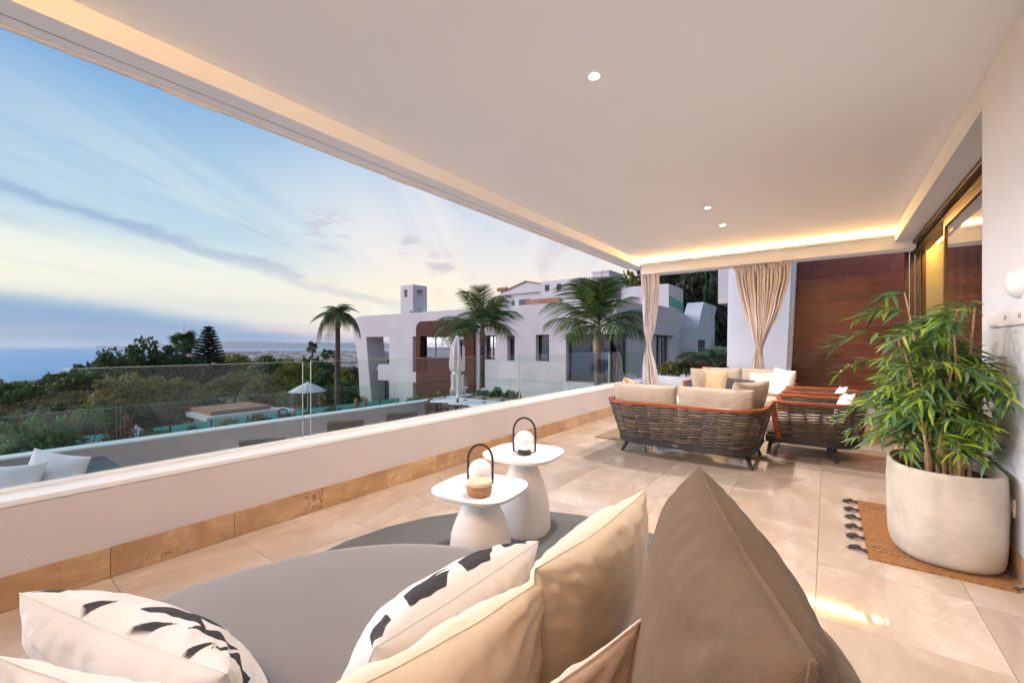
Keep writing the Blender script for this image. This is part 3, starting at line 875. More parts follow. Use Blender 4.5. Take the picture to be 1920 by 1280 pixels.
def seat(name, label, cat, group, Wt, Dt, Wb, Db, cols, rows, loc, rz, seats, rt=.30, rb=.30, Z0=.235, Z1=.625, front=0.46):
    t_ = thing(name, loc, label, cat, group, rz)
    top = resample(u_path(Wt, Dt, rt, front), cols * 4); bot = resample(u_path(Wb, Db, rb, front - .06), cols * 4)
    def at(k, z, off=0.0):
        f = (z - Z0) / (Z1 - Z0); k = max(0, min(cols * 4, k))
        p = Vector((*bot[k], 0)).lerp(Vector((*top[k], 0)), f); p.z = z
        if off:
            a = Vector((*top[max(0, k - 1)], 0)); b_ = Vector((*top[min(cols * 4, k + 1)], 0)); d = (b_ - a).normalized()
            p += Vector((-d.y, d.x, 0)) * -off * -1 if False else Vector((d.y, -d.x, 0)) * -off
        return p
    # strands
    rr = random.Random(3)
    for j in range(rows):
        mb = MB(); z = Z0 + .008 + (Z1 - Z0 - .02) * j / (rows - 1)
        for k in range(cols):
            sgn = 1 if (k + j) % 2 == 0 else -1
            path = []
            for q in range(5):
                f = q / 4; path.append(at(k * 4 + q, z + rr.uniform(-.0008, .0008) - sgn * .0015 * math.sin(PI * f), sgn * .018 * math.sin(PI * f)))
            e = (path[1] - path[0]).normalized() * .004
            path[0] = path[0] - e; path[-1] = path[-1] + (path[-1] - path[-2]).normalized() * .004
            mb.tube(path, .0068, 6, flat=(.9, 1.08))
        obj('wicker_strand', mb, 'wicker', t_, smooth=True, local=True)
    # stakes
    mb = MB()
    for k in range(cols + 1):
        mb.tube([at(k * 4, Z0), at(k * 4, Z1)], .0055, 5)
    obj('stakes', mb, 'resin_charcoal', t_, local=True)
    # rim: broad teak band
    ring = [at(k, Z1 + .012) for k in range(cols * 4 + 1)]
    mb = MB(); n = len(ring)
    vs = []
    for k, p in enumerate(ring):
        a = ring[max(0, k - 1)]; b_ = ring[min(n - 1, k + 1)]; d = (b_ - a).normalized(); o_ = Vector((-d.y, d.x, 0))
        for sx, sz in ((-.021, -.016), (.021, -.016), (.022, .011), (.017, .015), (-.017, .015), (-.022, .011)):
            vs.append(p + o_ * sx + Vector((0, 0, sz)))
    fs = [(k * 6 + q, k * 6 + (q + 1) % 6, (k + 1) * 6 + (q + 1) % 6, (k + 1) * 6 + q) for k in range(n - 1) for q in range(6)]
    fs += [tuple(range(6)), tuple((n - 1) * 6 + q for q in range(6))[::-1]]
    obj('top_rail', mb.add(vs, fs), 'teak', t_, smooth=True, local=True)
    # front posts
    for k in (0, cols * 4):
        a, b_ = at(k, Z0 - .03), at(k, Z1 - .009)
        mb = MB().add([(b_.x + x, b_.y + y, b_.z) for x, y in ((-.024, -.03), (.024, -.03), (.024, .03), (-.024, .03))] +
                      [(a.x + x, a.y + y, a.z) for x, y in ((-.024, -.03), (.024, -.03), (.024, .03), (-.024, .03))],
                      [(0, 1, 2, 3), (7, 6, 5, 4), (0, 4, 5, 1), (1, 5, 6, 2), (2, 6, 7, 3), (3, 7, 4, 0)])
        obj('front_post', mb, 'teak', t_, bevel=.004, local=True)
    # base frame
    outl = u_path(Wb + .03, Db + .015, rb, front - .04)
    fr = [(x, y) for x, y in outl][::-1]
    fr2 = [(-(Wb / 2 + .015), front + .07), (Wb / 2 + .015, front + .07)]
    obj('base_frame', MB().prism(fr2[::-1][::-1] and [p for p in outl[::-1]] + [(Wb / 2 + .015, front + .07), (-(Wb / 2 + .015), front + .07)], Z0 - .075, Z0 + .004) if False else
        MB().prism([p for p in outl][::-1] and sorted_poly(outl, Wb, front), Z0 - .075, Z0 + .004), 'resin_charcoal', t_, bevel=.005, local=True)
    # legs, splayed
    for sx in (-1, 1):
        for fy, by in ((front + .02, front + .05), (front - Db + .24, front - Db + .16)):
            tp = Vector((sx * (Wb / 2 - .09), fy if fy > 0 else fy, Z0 - .07)); bt = Vector((sx * (Wb / 2 - .02), by, 0))
            obj('leg', MB().tube([bt, tp], [.017, .028], 12), 'resin_charcoal', t_, smooth=True, local=True)
    # seat cushions
    sw = (Wb - .10) / seats
    for k in range(seats):
        x0 = -(Wb - .10) / 2 + k * sw
        o = obj('seat_cushion', soft_box(x0 + .004, x0 + sw - .004, front - Db + .12, front + .10, Z0 + .01, Z0 + .20, .045, k), 'linen_beige', t_, smooth=True, local=True)
    return t_
def sorted_poly(outl, Wb, front):
    pts = list(outl) + [(-(Wb / 2 + .015), front + .07), (Wb / 2 + .015, front + .07)]
    return pts[::-1]

sofa1 = seat('wicker_sofa', 'wicker and teak sofa with its back to us, nearest of the seating group', 'sofa', 'wicker lounge seats',
             1.64, .98, 1.44, .84, 22, 26, (-1.32, 5.22, 0), 0, 2)
sofa1['label'] = 'wicker sofa with its long woven back turned to us and dark splayed legs'
obj('maker_badge', MB().box(-.035, -.012, -.436, -.4315, .178, .21).box(-.005, .018, -.436, -.4315, .178, .21), 'rope', sofa1, local=True)
sofa2 = seat('wicker_sofa', 'beige cushioned sofa facing us in front of the gathered curtain', 'sofa', 'wicker lounge seats',
             1.62, .96, 1.40, .82, 22, 24, (-1.24, 8.42, 0), PI, 2)
chair1 = seat('wicker_armchair', 'teak and wicker armchair seen side on, nearer of the two beside the planter', 'armchair', 'wicker lounge seats',
              .86, .86, .72, .76, 15, 26, (-.05, 6.18, 0), PI / 2, 1)
chair2 = copy_tree(chair1, None, (-.05, 7.52, 0), PI / 2, 'farther teak and wicker armchair, partly hidden behind the nearer one')
MW[chair2.name] = Matrix.Translation((-.12, 7.52, 0)) @ Matrix.Rotation(PI / 2, 4, 'Z')

# back cushions (loose: things)
def back_cushion(x, y, z, ny, w_, h_, th, mat, lab, seed, tilt=.18, **kw):
    return pillow((x, y, z), (kw.pop('nx', 0), ny, tilt), (0, 0, 1), w_, h_, th, mat, lab, seed, **kw)
G1 = 'loose cushions on the wicker sofas'
back_cushion(-1.71, 4.95, .625, 1, .74, .42, .24, 'linen_beige', 'long linen back cushion, left half of the near sofa', 11, box=.6, power=.32, group=G1, pinch=.03)
back_cushion(-.96, 4.95, .625, 1, .76, .42, .24, 'linen_beige', 'long linen back cushion, right half of the near sofa', 12, box=.6, power=.32, group=G1, pinch=.03)
pillow((-.68, 5.12, .69), (-.75, .55, .3), (0, 0, 1), .46, .46, .20, 'linen_beige', 'plump linen cushion standing in the right corner of the near sofa', 13, group=G1, power=.4)
pillow((-1.97, 5.24, .68), (.8, .3, .4), (-.3, 0, 1), .46, .44, .18, 'sand_cotton', 'sand coloured cushion leaning in the left corner of the near sofa', 14, group=G1)
pillow((-1.78, 5.30, .66), (.3, .8, .5), (0, -.2, 1), .36, .34, .14, 'blush_cotton', 'small pale cushion peeping over the left end of the near sofa', 15, group=G1)
# far sofa
back_cushion(-1.58, 8.72, .655, -1, .66, .44, .2, 'linen_beige', 'linen back cushion, left half of the far sofa', 21, box=.6, power=.32, group=G1, pinch=.03)
back_cushion(-.92, 8.74, .655, -1, .66, .44, .2, 'linen_beige', 'linen back cushion, right half of the far sofa', 22, box=.6, power=.32, group=G1, pinch=.03)
pillow((-1.82, 8.22, .665), (.85, -.5, .12), (0, 0, 1), .46, .44, .19, 'linen_beige', 'white edged linen cushion at the left arm of the far sofa', 23, group=G1, power=.4)
pillow((-1.60, 8.26, .645), (.30, -.95, .22), (.1, 0, 1), .42, .42, .16, 'sand_cotton', 'sand coloured square cushion beside the left arm of the far sofa', 24, group=G1)
pillow((-1.22, 8.30, .575), (0, -1, .35), (.06, 0, 1), .54, .28, .14, 'charcoal_cotton', 'charcoal lumbar cushion in the middle of the far sofa', 25, group=G1)
pillow((-.86, 8.36, .635), (-.12, -1, .25), (-.08, 0, 1), .44, .40, .16, 'blush_cotton', 'blush square cushion right of the charcoal one', 26, group=G1)
pillow((-.58, 8.20, .675), (-.72, -.66, .15), (.12, 0, 1), .46, .46, .22, 'white_cotton', 'plump pale cushion against the right arm of the far sofa', 27, group=G1, power=.4)
# cushions in the armchairs
pillow((.16, 6.14, .57), (-1, -.15, .35), (0, .1, 1), .42, .36, .14, 'white_cotton', 'pale striped cushion with its tip above the nearer armchair rail', 31, n=20)
pillow((.14, 7.50, .55), (-1, -.15, .35), (0, .1, 1), .42, .34, .14, 'white_cotton', 'pale cushion with its tip above the farther armchair rail', 32, n=20)

# low coffee table with horse figurine
ct = thing('coffee_table', (-1.75, 6.85, 0), 'low round white coffee table between the two wicker sofas', 'table')
obj('table_top', MB().lathe([(.36, .43), (.385, .435), (.39, .45), (.385, .46), (.36, .455), (.01, .455)], n=48, power=2.4), 'white_satin', ct, smooth=True, local=True)
obj('pedestal', MB().lathe([(.22, 0), (.22, .01), (.2, .15), (.12, .3), (.09, .43)], n=36), 'white_satin', ct, smooth=True, local=True)
hz_ = thing('horse_figurine', (-1.66, 6.97, .457), 'small dark horse figurine standing on the white coffee table', 'figurine')
body = MB()
body.tube([(-.045, 0, .075), (-.02, 0, .08), (.02, 0, .078), (.045, 0, .082)], [.014, .019, .018, .017], 10)
body.tube([(.038, 0, .085), (.058, 0, .11), (.064, 0, .125)], [.014, .010, .008], 8)
body.tube([(.060, 0, .128), (.078, 0, .116), (.088, 0, .104)], [.009, .0075, .005], 8)
body.tube([(-.05, 0, .08), (-.064, 0, .06), (-.066, 0, .035)], [.005, .006, .002], 6)
for ex, ey in ((.062, .005), (.062, -.005)): body.tube([(ex, ey, .132), (ex, ey, .143)], [.003, .001], 5)
for lx in (-.038, .036):
    for ly in (-.009, .009):
        body.tube([(lx, ly, .075), (lx - .004 * (1 if lx < 0 else -1), ly, .04), (lx, ly, 0)], [.008, .005, .005], 6)
body.xf(Matrix.Scale(1.25, 4))
obj('body', body, 'black_metal', hz_, smooth=True, local=True)
hz_.rotation_euler = (0, 0, PI * .95)

# rug below the lounge group
tag(obj('sisal_rug', B(-2.62, -.50, 5.50, 7.95, .0005, .011), 'rug_sisal', bevel=.003), 'beige sisal rug under the wicker seating group', 'rug')
tag(obj('round_rug', MB().prism([(-1.2 + 1.32 * math.cos(a), 1.6 + 1.32 * math.sin(a)) for a in np.linspace(0, 2 * PI, 29)[:-1]], .0005, .009), 'rug_grey'),
    'dark grey woven round rug under the white side tables', 'rug')

# ---------------------------------------------------------------- side tables, lanterns, box
def side_table(name, cx, cy, h_, rot, lab):
    t_ = thing(name, (cx, cy, .009), lab, 'side table', 'white mushroom side tables', rot)
    h_ -= .009
    prof = [(.17, 0), (.176, .01), (.178, .05), (.165, h_ * .42), (.135, h_ * .62), (.10, h_ * .80), (.078, h_ * .93), (.072, h_ - .02)]
    # smooth interpolation of the profile
    zz_ = [p[1] for p in prof]; rr_ = [p[0] for p in prof]
    zs = np.linspace(0, h_ - .02, 36)
    from_ = []
    for z in zs:
        k = max(0, min(len(zz_) - 2, next((i for i in range(len(zz_) - 1) if z <= zz_[i + 1]), len(zz_) - 2)))
        f = (z - zz_[k]) / (zz_[k + 1] - zz_[k]); f2 = f
        from_.append((rr_[k] + (rr_[k + 1] - rr_[k]) * f2, z))
    sm = from_
    for _ in range(4): sm = [sm[0], sm[1]] + [((sm[i - 1][0] + sm[i][0] * 2 + sm[i + 1][0]) / 4, sm[i][1]) for i in range(2, len(sm) - 1)] + [sm[-1]]
    obj('pedestal', MB().lathe(sm, n=56, power=2.35), 'canvas_stool', t_, smooth=True, local=True)
    obj('tray', MB().lathe([(.05, h_ - .02), (.20, h_ - .018), (.242, h_ - .008), (.253, h_ + .008), (.254, h_ + .016), (.249, h_ + .017), (.246, h_ + .010), (.235, h_ - .002), (.2, h_ - .006), (.01, h_ - .006)], n=72, power=3.2), 'white_satin', t_, smooth=True, local=True)
    return t_
side_table('side_table', -1.655, 1.93, .43, math.radians(8), 'lower white side table carrying the wooden box, nearer to us')
side_table('side_table', -1.69, 2.43, .53, math.radians(8), 'taller white side table standing behind the lower one')
def lantern(x, y, z, rz, lab):
    t_ = thing('lantern', (x, y, z), lab, 'lantern', 'globe lanterns with black hoops', rz)
    obj('base', MB().lathe([(.045, 0), (.047, .003), (.047, .024), (.044, .027)], n=32), 'black_metal', t_, smooth=True, local=True)
    obj('globe', MB().sphere((0, 0, .093), .071, 20, .98), 'milk_glass', t_, smooth=True, local=True)
    path = [(.075, 0, .018), (.0765, 0, .06), (.0765, 0, .16)] + [(.0765 * math.cos(a), 0, .16 + .092 * math.sin(a)) for a in np.linspace(.12, PI - .12, 15)] + [(-.0765, 0, .16), (-.0765, 0, .06), (-.075, 0, .018)]
    mb = MB().tube(path, .0042, 8, flat=(.55, 1.7)); obj('hoop', mb, 'black_metal', t_, smooth=True, local=True)
    obj('pivot', MB().tube([(-.080, 0, .02), (-.04, 0, .012)], .004, 6).tube([(.080, 0, .02), (.04, 0, .012)], .004, 6), 'black_metal', t_, local=True)
lantern(-1.705, 1.985, .4245, math.radians(28), 'white globe lantern with black hoop on the lower side table')
lantern(-1.70, 2.45, .5245, math.radians(28), 'white globe lantern with black hoop on the taller side table')
wb = thing('wooden_box', (-1.61, 1.865, .4245), 'round turned wooden box with lid on the lower side table', 'box')
obj('body', MB().lathe([(.055, 0), (.066, .006), (.072, .02), (.072, .0405)], n=40), 'lantern_wood', wb, smooth=True, local=True)
obj('ring', MB().lathe([(.0725, .0415), (.0735, .0425), (.0735, .060), (.0725, .061)], n=40), 'lantern_wood', wb, smooth=True, local=True)
obj('lid', MB().lathe([(.0735, .0625), (.074, .064), (.074, .079), (.072, .081), (.005, .0812)], n=40), 'light_wood', wb, smooth=True, local=True)

# ---------------------------------------------------------------- round daybed in the foreground
db = thing('daybed', (-.93, .50, 0), 'large round daybed with grey canvas mattress in the foreground', 'daybed')
R = .97
obj('mattress', MB().lathe([(R - .10, .16), (R - .02, .18), (R, .22), (R + .004, .30), (R - .004, .37), (R - .03, .402), (R - .09, .418), (R - .3, .424), (R * .3, .426), (.01, .426)], n=96), 'grey_canvas', db, smooth=True, local=True)
obj('base', MB().lathe([(R - .16, .02), (R - .12, .03), (R - .10, .159)], n=72), 'resin_charcoal', db, smooth=True, local=True)
# curved backrest rail on the side nearest the camera
arc = [(.98 * math.cos(a), .98 * math.sin(a)) for a in np.linspace(math.radians(-112), math.radians(38), 40)]
obj('back_rail', MB().tube([(x, y, .50 + .10 * math.sin(PI * i / 39)) for i, (x, y) in enumerate(arc)], .022, 10), 'resin_charcoal', db, smooth=True, local=True)
mbk = MB()
for i in range(0, 40, 3):
    x, y = arc[i]; mbk.tube([(x * .95, y * .95, .2), (x, y, .50 + .10 * math.sin(PI * i / 39))], .008, 6)
obj('back_slats', mbk, 'rope', db, smooth=True, local=True)
def sh_(lst, k=.50): return [[(-1 + 2 * a, 1.0 - k * v) for a, v in p] for p in lst]
shA = sh_([[(.02, .02), (.10, .40), (.11, .10)], [(.22, .42), (.33, .85), (.47, 1.1), (.42, .78)], [(.25, .03), (.34, .32), (.31, .0)],
           [(.44, .22), (.54, .85), (.66, 1.35), (.76, 1.2), (.67, .66), (.78, .36), (.62, .34)], [(.50, .0), (.66, .24), (.60, .02)],
           [(.70, .12), (.80, .75), (.93, 1.0), (.87, .5)], [(.78, .0), (.87, .24), (.83, .0)],
           [(.86, .06), (.97, .62), (1.0, 1.3), (.97, 1.6), (.95, 1.0), (.90, .5)], [(.1, 1.5), (.3, 2.2), (.25, 1.4)], [(.5, 1.6), (.6, 2.6), (.75, 1.8)]])
shB = sh_([[(.0, .2), (.05, 1.0), (.15, 1.15), (.13, .3), (.05, .05)], [(.21, .18), (.25, .95), (.40, 1.05), (.50, .55), (.41, .10)], [(.37, .95), (.48, 1.25), (.53, .82)],
           [(.54, .12), (.585, .92), (.72, 1.2), (.80, .62), (.69, .10)], [(.73, 1.0), (.79, 1.3), (.86, .95)], [(.82, .28), (.9, 1.1), (1.0, .7), (.94, .08)],
           [(.2, 1.5), (.4, 2.5), (.5, 1.6)], [(.6, 1.7), (.8, 2.7), (.85, 1.7)]], .32)
GF = 'loose cushions on the round daybed'
FC = dict(n=64)
def edge_pillow(P, Q, h_, th, lean, mat, label, seed, **kw):
    """P, Q = ends of the upper edge, left and right as seen from behind; lean = how far the top tips back"""
    P, Q = Vector(P), Vector(Q); e = (Q - P).normalized()
    back = Vector((e.y, -e.x, 0)).normalized()          # towards the viewer
    up0 = Vector((0, 0, 1)); up = (up0 * math.cos(lean) + back * math.sin(lean)); up = (up - e * up.dot(e)).normalized()
    nrm = up.cross(e)
    c = (P + Q) / 2 - up * h_ / 2
    return pillow(c, nrm, up, (Q - P).length, h_, th, mat, label, seed, group=GF, **kw)
# back to front, right group
edge_pillow((-.01, .49, .985), (-.255, 1.13, .98), .58, .28, .10, 'taupe_weave', 'big taupe cushion with piped seam standing right of the others', 41, n=60, pinch=.05, wr=.012, power=.42, piping=.0045)
edge_pillow((.085, .50, .86), (-.10, 1.08, .80), .50, .20, .05, 'olive_weave', 'olive brown cushion mostly hidden behind the big taupe one', 42, n=40, pinch=.05, wr=.010, power=.42, piping=.004)
edge_pillow((-.49, .745, .815), (-.44, 1.275, .845), .46, .22, .22, 'cream_cotton', 'cream cushion with pointed tip in front of the big taupe one', 43, n=60, wr=.013, power=.45, piping=.0018)
edge_pillow((-.63, .31, .735), (-.485, .79, .785), .42, .20, .25, 'cream_cotton', 'wide cream cushion behind the right patterned one', 44, n=60, wr=.013, power=.45, piping=.0018)
edge_pillow((-.70, .50, .70), (-.69, 1.07, .70), .36, .24, .62, 'printed_cotton', 'white cushion with dark brush print, right of the open mattress', 45, n=90, wr=.010, shards=shB, power=.45, piping=.0016)
edge_pillow((-.48, .30, .70), (-.262, .735, .80), .42, .10, .15, 'blush_cotton', 'flat blush cushion with upright tip between cream and taupe ones', 46, n=40, wr=.010, piping=.003)
edge_pillow((-.10, .22, .93), (.04, .60, .885), .44, .14, .1, 'taupe_weave', 'ribbed taupe cushion corner at the lower right edge of the view', 47, n=40, pinch=.05, piping=.004)
# left group
edge_pillow((-1.46, .115, .725), (-.96, .345, .63), .42, .24, .55, 'printed_cotton', 'white cushion with dark shard print at the left of the mattress', 48, n=90, wr=.010, shards=shA, power=.45, piping=.0016)
edge_pillow((-1.16, .06, .745), (-.76, .27, .70), .40, .18, .25, 'white_cotton', 'plain off-white cushion in front of the left patterned one', 49, n=60, wr=.012, piping=.0018)
edge_pillow((-1.62, -.42, .74), (-1.25, .03, .70), .42, .2, .2, 'white_cotton', 'white cushion cut off by the left edge of the view', 50, n=40, wr=.010)

# ---------------------------------------------------------------- curtains
def curtain(name, prof, y, folds, amp, lab, seed, parent=None, nz=60, ns=220, mat='curtain_cloth'):
    """prof: list of (z, centre x, half width, depth amp scale)"""
    t_ = thing(name, (prof[0][1], y, 0), lab, 'curtain')
    zs = np.linspace(prof[0][0], prof[-1][0], nz); P_ = sorted(prof)
    pz = [p[0] for p in P_]
    cx = np.interp(zs, pz, [p[1] for p in P_]); hw = np.interp(zs, pz, [p[2] for p in P_]); am = np.interp(zs, pz, [p[3] for p in P_])
    for a in (cx, hw, am):
        for _ in range(3): a[1:-1] = (a[:-2] + 2 * a[1:-1] + a[2:]) / 4
    vs = []
    for i, z in enumerate(zs):
        for j in range(ns):
            s_ = -1 + 2 * j / (ns - 1)
            ph = s_ * folds * PI + noise.noise(Vector((s_ * 4, z * .5, seed))) * 2.4
            f = math.sin(ph) * .75 + .35 * math.sin(ph * 2.3 + seed + z * .4)
            f += .5 * noise.noise(Vector((s_ * 26, z * 1.2, seed + 9)))
            x = cx[i] + hw[i] * (s_ + .035 * math.cos(ph) + .02 * noise.noise(Vector((s_ * 9, z * 1.5, seed))))
            x += .02 * noise.noise(Vector((s_ * 3, z * 2.5, seed + 3)))
            vs.append((x, y + amp * am[i] * f, z + (.012 * math.sin(s_ * 70) if i == 0 else 0)))
    fs = [(i * ns + j, i * ns + j + 1, (i + 1) * ns + j + 1, (i + 1) * ns + j) for i in range(nz - 1) for j in range(ns - 1)]
    o = obj('cloth', MB().add(vs, fs), mat, t_, smooth=False)
    o.data.polygons.foreach_set('use_smooth', [True] * len(o.data.polygons))
    return t_
cu = curtain('gathered_curtain', [(2.79, -.97, .455, 1), (2.70, -.97, .45, .7), (2.45, -.965, .42, .9), (2.0, -.97, .31, 1), (1.6, -.99, .17, 1.1), (1.33, -1.005, .085, 1.1), (1.235, -1.01, .04, 1), (1.15, -1.015, .065, 1.1), (.9, -1.02, .10, 1.2), (.5, -1.02, .12, 1.2), (.05, -1.02, .13, 1.2)],
             9.10, 14, .10, 'cream curtain gathered by a tie in front of the white pier', 3.0)
obj('tieback', MB().tube([(-1.01 + .052 * math.cos(a), 9.10 + .062 * math.sin(a), 1.235 + .012 * math.cos(a)) for a in np.linspace(0, 2 * PI, 25)[:-1]], .013, 8, closed=True), 'curtain_cloth', cu, smooth=True)
# puffed heading
mb = MB()
for k in range(22):
    x = -1.40 + .86 * k / 21 + rnd.uniform(-.01, .01)
    mb.tube([(x - .02, 9.055, 2.79), (x + rnd.uniform(-.03, .03), 9.03 + rnd.uniform(-.01, .01), 2.74), (x + .01, 9.05, 2.69), (x + rnd.uniform(-.01, .03), 9.07, 2.62)], [.012, .020, .016, .006], 8)
obj('heading', mb, 'curtain_cloth', cu, smooth=True)
cu2 = curtain('gathered_curtain', [(2.90, -3.02, .20, 1), (2.6, -3.00, .19, .9), (2.0, -3.01, .155, 1), (1.6, -3.02, .11, 1.1), (1.38, -3.03, .045, 1), (1.28, -3.03, .03, 1), (1.18, -3.03, .05, 1.1), (.9, -3.02, .13, 1.2), (.6, -3.00, .17, 1.2), (.03, -2.99, .19, 1.2)],
              8.98, 6, .08, 'pale curtain tied like a column at the far left corner of the terrace', 8.0, ns=120, mat='curtain_skylit')
obj('tieback', MB().tube([(-3.03 + .045 * math.cos(a), 8.98 + .062 * math.sin(a), 1.28 + .01 * math.cos(a)) for a in np.linspace(0, 2 * PI, 25)[:-1]], .012, 8, closed=True), 'curtain_cloth', cu2, smooth=True)
# sheers inside the room: run along y
sh = curtain('sheer_curtain', [(2.98, 0, 1.35, 1), (1.5, 0, 1.33, 1), (.02, 0, 1.33, 1)], 0, 22, .035, 'warm lit sheer curtain hanging inside the open sliding door', 5.0, ns=260, nz=14, mat='white_cotton')
sh.location = (1.56, 8.55, 0); sh.rotation_euler = (0, 0, PI / 2)
MW[sh.name] = Matrix.Translation(sh.location) @ Matrix.Rotation(PI / 2, 4, 'Z')

# ---------------------------------------------------------------- jute mat, planter, bamboo
jm = thing('jute_mat', (.50, 3.92, 0), 'ochre jute mat with black tassels lying under the concrete planter', 'mat')
obj('weave', B(.20, .80, 3.33, 4.52, .0008, .012), 'jute', jm, bevel=.003)
mb = MB()
for yy in (3.46, 3.52, 4.34, 4.40):
    x = .23
    while x < .77: mb.box(x, x + .018, yy - .003, yy + .003, .0122, .0145); x += .028
obj('stitching', mb, 'charcoal_cotton', jm)
def tassel(x, y, ang, name='tassel'):
    mb = MB(); rr = random.Random(int(x * 991 + y * 77))
    d = Vector((math.cos(ang), math.sin(ang), 0)); n_ = Vector((-d.y, d.x, 0))
    mb.tube([(x, y, .012), tuple(Vector((x, y, .016)) + d * .018)], .011, 8)
    for k in range(46):
        a = rr.uniform(-1, 1); b_ = rr.uniform(0, 1); L = rr.uniform(.055, .085)
        p0 = Vector((x, y, .012)) + d * .014
        p1 = p0 + d * L * .5 + n_ * a * .018 + Vector((0, 0, .006 + b_ * .016))
        p2 = p0 + d * L + n_ * a * .026 + Vector((0, 0, -.008 + b_ * .012))
        mb.tube([p0, p1, p2], [.003, .0032, .0016], 4)
    return obj(name, mb, 'charcoal_cotton', jm)
for k, yy in enumerate((3.42, 3.64, 3.82, 4.02, 4.23, 4.44)):
    tassel(.20, yy, PI + rnd.uniform(-.35, .25))
for yy in (3.36, 3.56, 3.8): tassel(.79, yy, rnd.uniform(-.6, .0))

pt = thing('planter', (.583, 3.76, .012), 'large oval cream concrete planter holding the bamboo', 'planter')
pw_ = 2.5
prof = [(.78, 0), (.90, .004), (.945, .018), (.968, .045), (.985, .13), (1.0, .3), (.998, .42), (.985, .50), (.975, .532), (.96, .540), (.93, .541), (.905, .534), (.895, .50), (.90, .455)]
obj('pot', MB().lathe(prof, n=96, sx=.262, sy=.385, power=pw_, cap=False).lathe([(.75, .001), (.01, .001)], n=96, sx=.26, sy=.385, power=pw_, cap=False), 'concrete', pt, smooth=True, local=True)
obj('soil', MB().lathe([(.905, .455), (.6, .463), (.3, .458), (.01, .462)], n=48, sx=.262, sy=.385, power=pw_, cap=False), 'soil', pt, smooth=True, local=True)

bb = thing('bamboo_plant', (.573, 3.76, .46), 'leafy green bamboo growing out of the cream planter', 'plant')
# leaf meshes: folded lance
def leaf_mesh(name, L, wd, droop, mat):
    n = 6; vs = []; 
    for i in range(n + 1):
        f = i / n; wdt = wd * math.sin(PI * min(1, f * .93 + .07) ** .8) * (1 if f < 1 else 0)
        x = L * f * math.cos(droop * f * .8); z = -L * f * math.sin(droop * f * .8) * .8
        vs += [(x, -wdt / 2, z + wdt * .16), (x, 0, z), (x, wdt / 2, z + wdt * .16)]
    fs = []
    for i in range(n):
        a = i * 3; fs += [(a, a + 1, a + 4, a + 3), (a + 1, a + 2, a + 5, a + 4)]
    me = bpy.data.meshes.new(name); me.from_pydata(vs, [], fs); me.update()
    me.polygons.foreach_set('use_smooth', [True] * len(fs)); me.materials.append(MATS[mat])
    return me
LM = [leaf_mesh('leaf', .14, .018, .4, 'leaf_bamboo'), leaf_mesh('leaf', .12, .016, .8, 'leaf_bamboo'), leaf_mesh('leaf', .155, .020, .25, 'leaf_bamboo_deep'), leaf_mesh('leaf', .105, .015, .6, 'leaf_bamboo_deep')]
rb_ = random.Random(21)
canes = []
leaves = []
for k in range(18):
    a = rb_.uniform(0, 2 * PI); r_ = rb_.uniform(.2, .8)
    bx, by = .17 * r_ * math.cos(a), .26 * r_ * math.sin(a)
    lx, ly = bx * .7 + rb_.uniform(-.10, .07), by * .55 + rb_.uniform(-.10, .10)
    H = rb_.uniform(.45, 1.0) if k > 5 else rb_.uniform(.95, 1.18)
    pts = []
    for i in range(9):
        f = i / 8; pts.append(Vector((bx + lx * f ** 1.6, by + ly * f ** 1.6, H * f)))
    canes.append(pts)
    obj('cane', MB().tube([p + bb.location for p in pts], [.0105 - .0065 * i / 8 for i in range(9)], 8), 'cane', bb, smooth=True)
    # side twigs, arching outwards
    nb_ = 9 if H > .7 else 7
    for q in range(nb_):
        f0 = .32 + .68 * (q + rb_.random() * .6) / nb_; p0 = pts[0].lerp(pts[-1], f0) if False else Vector((bx + lx * f0 ** 1.6, by + ly * f0 ** 1.6, H * f0))
        an = rb_.uniform(0, 2 * PI)
        L = rb_.uniform(.20, .40)
        d = Vector((math.cos(an), math.sin(an) * 1.0, 0))
        if p0.x + d.x * L > .24: d.x = -abs(d.x) * .4 if rb_.random() < .5 else d.x * .35
        tw = []
        for i in range(7):
            f = i / 6; tw.append(p0 + d * L * f + Vector((0, 0, L * (.75 * f - .85 * f * f))))
        leaves.append(('twig', tw))
        for i in range(1, 7):
            for c_ in range(4 if i < 6 else 5):
                lp = tw[i]; dirr = (tw[i] - tw[i - 1]).normalized()
                sa = rb_.uniform(.25, 1.15) * rb_.choice((-1, 1))
                dd = Matrix.Rotation(sa, 3, 'Z') @ dirr
                pitch = rb_.uniform(-.65, .35)
                leaves.append(('leaf', lp, math.atan2(dd.y, dd.x), pitch, rb_.uniform(-.6, .6), rb_.uniform(.75, 1.25), rb_.randrange(4)))
mb = MB()
for it in leaves:
    if it[0] == 'twig': mb.tube([p + bb.location for p in it[1]], [.0028, .0026, .0022, .002, .0017, .0014, .001], 4)
obj('twigs', mb, 'leaf_olive', bb)['kind'] = 'stuff'
lv = [it for it in leaves if it[0] == 'leaf']
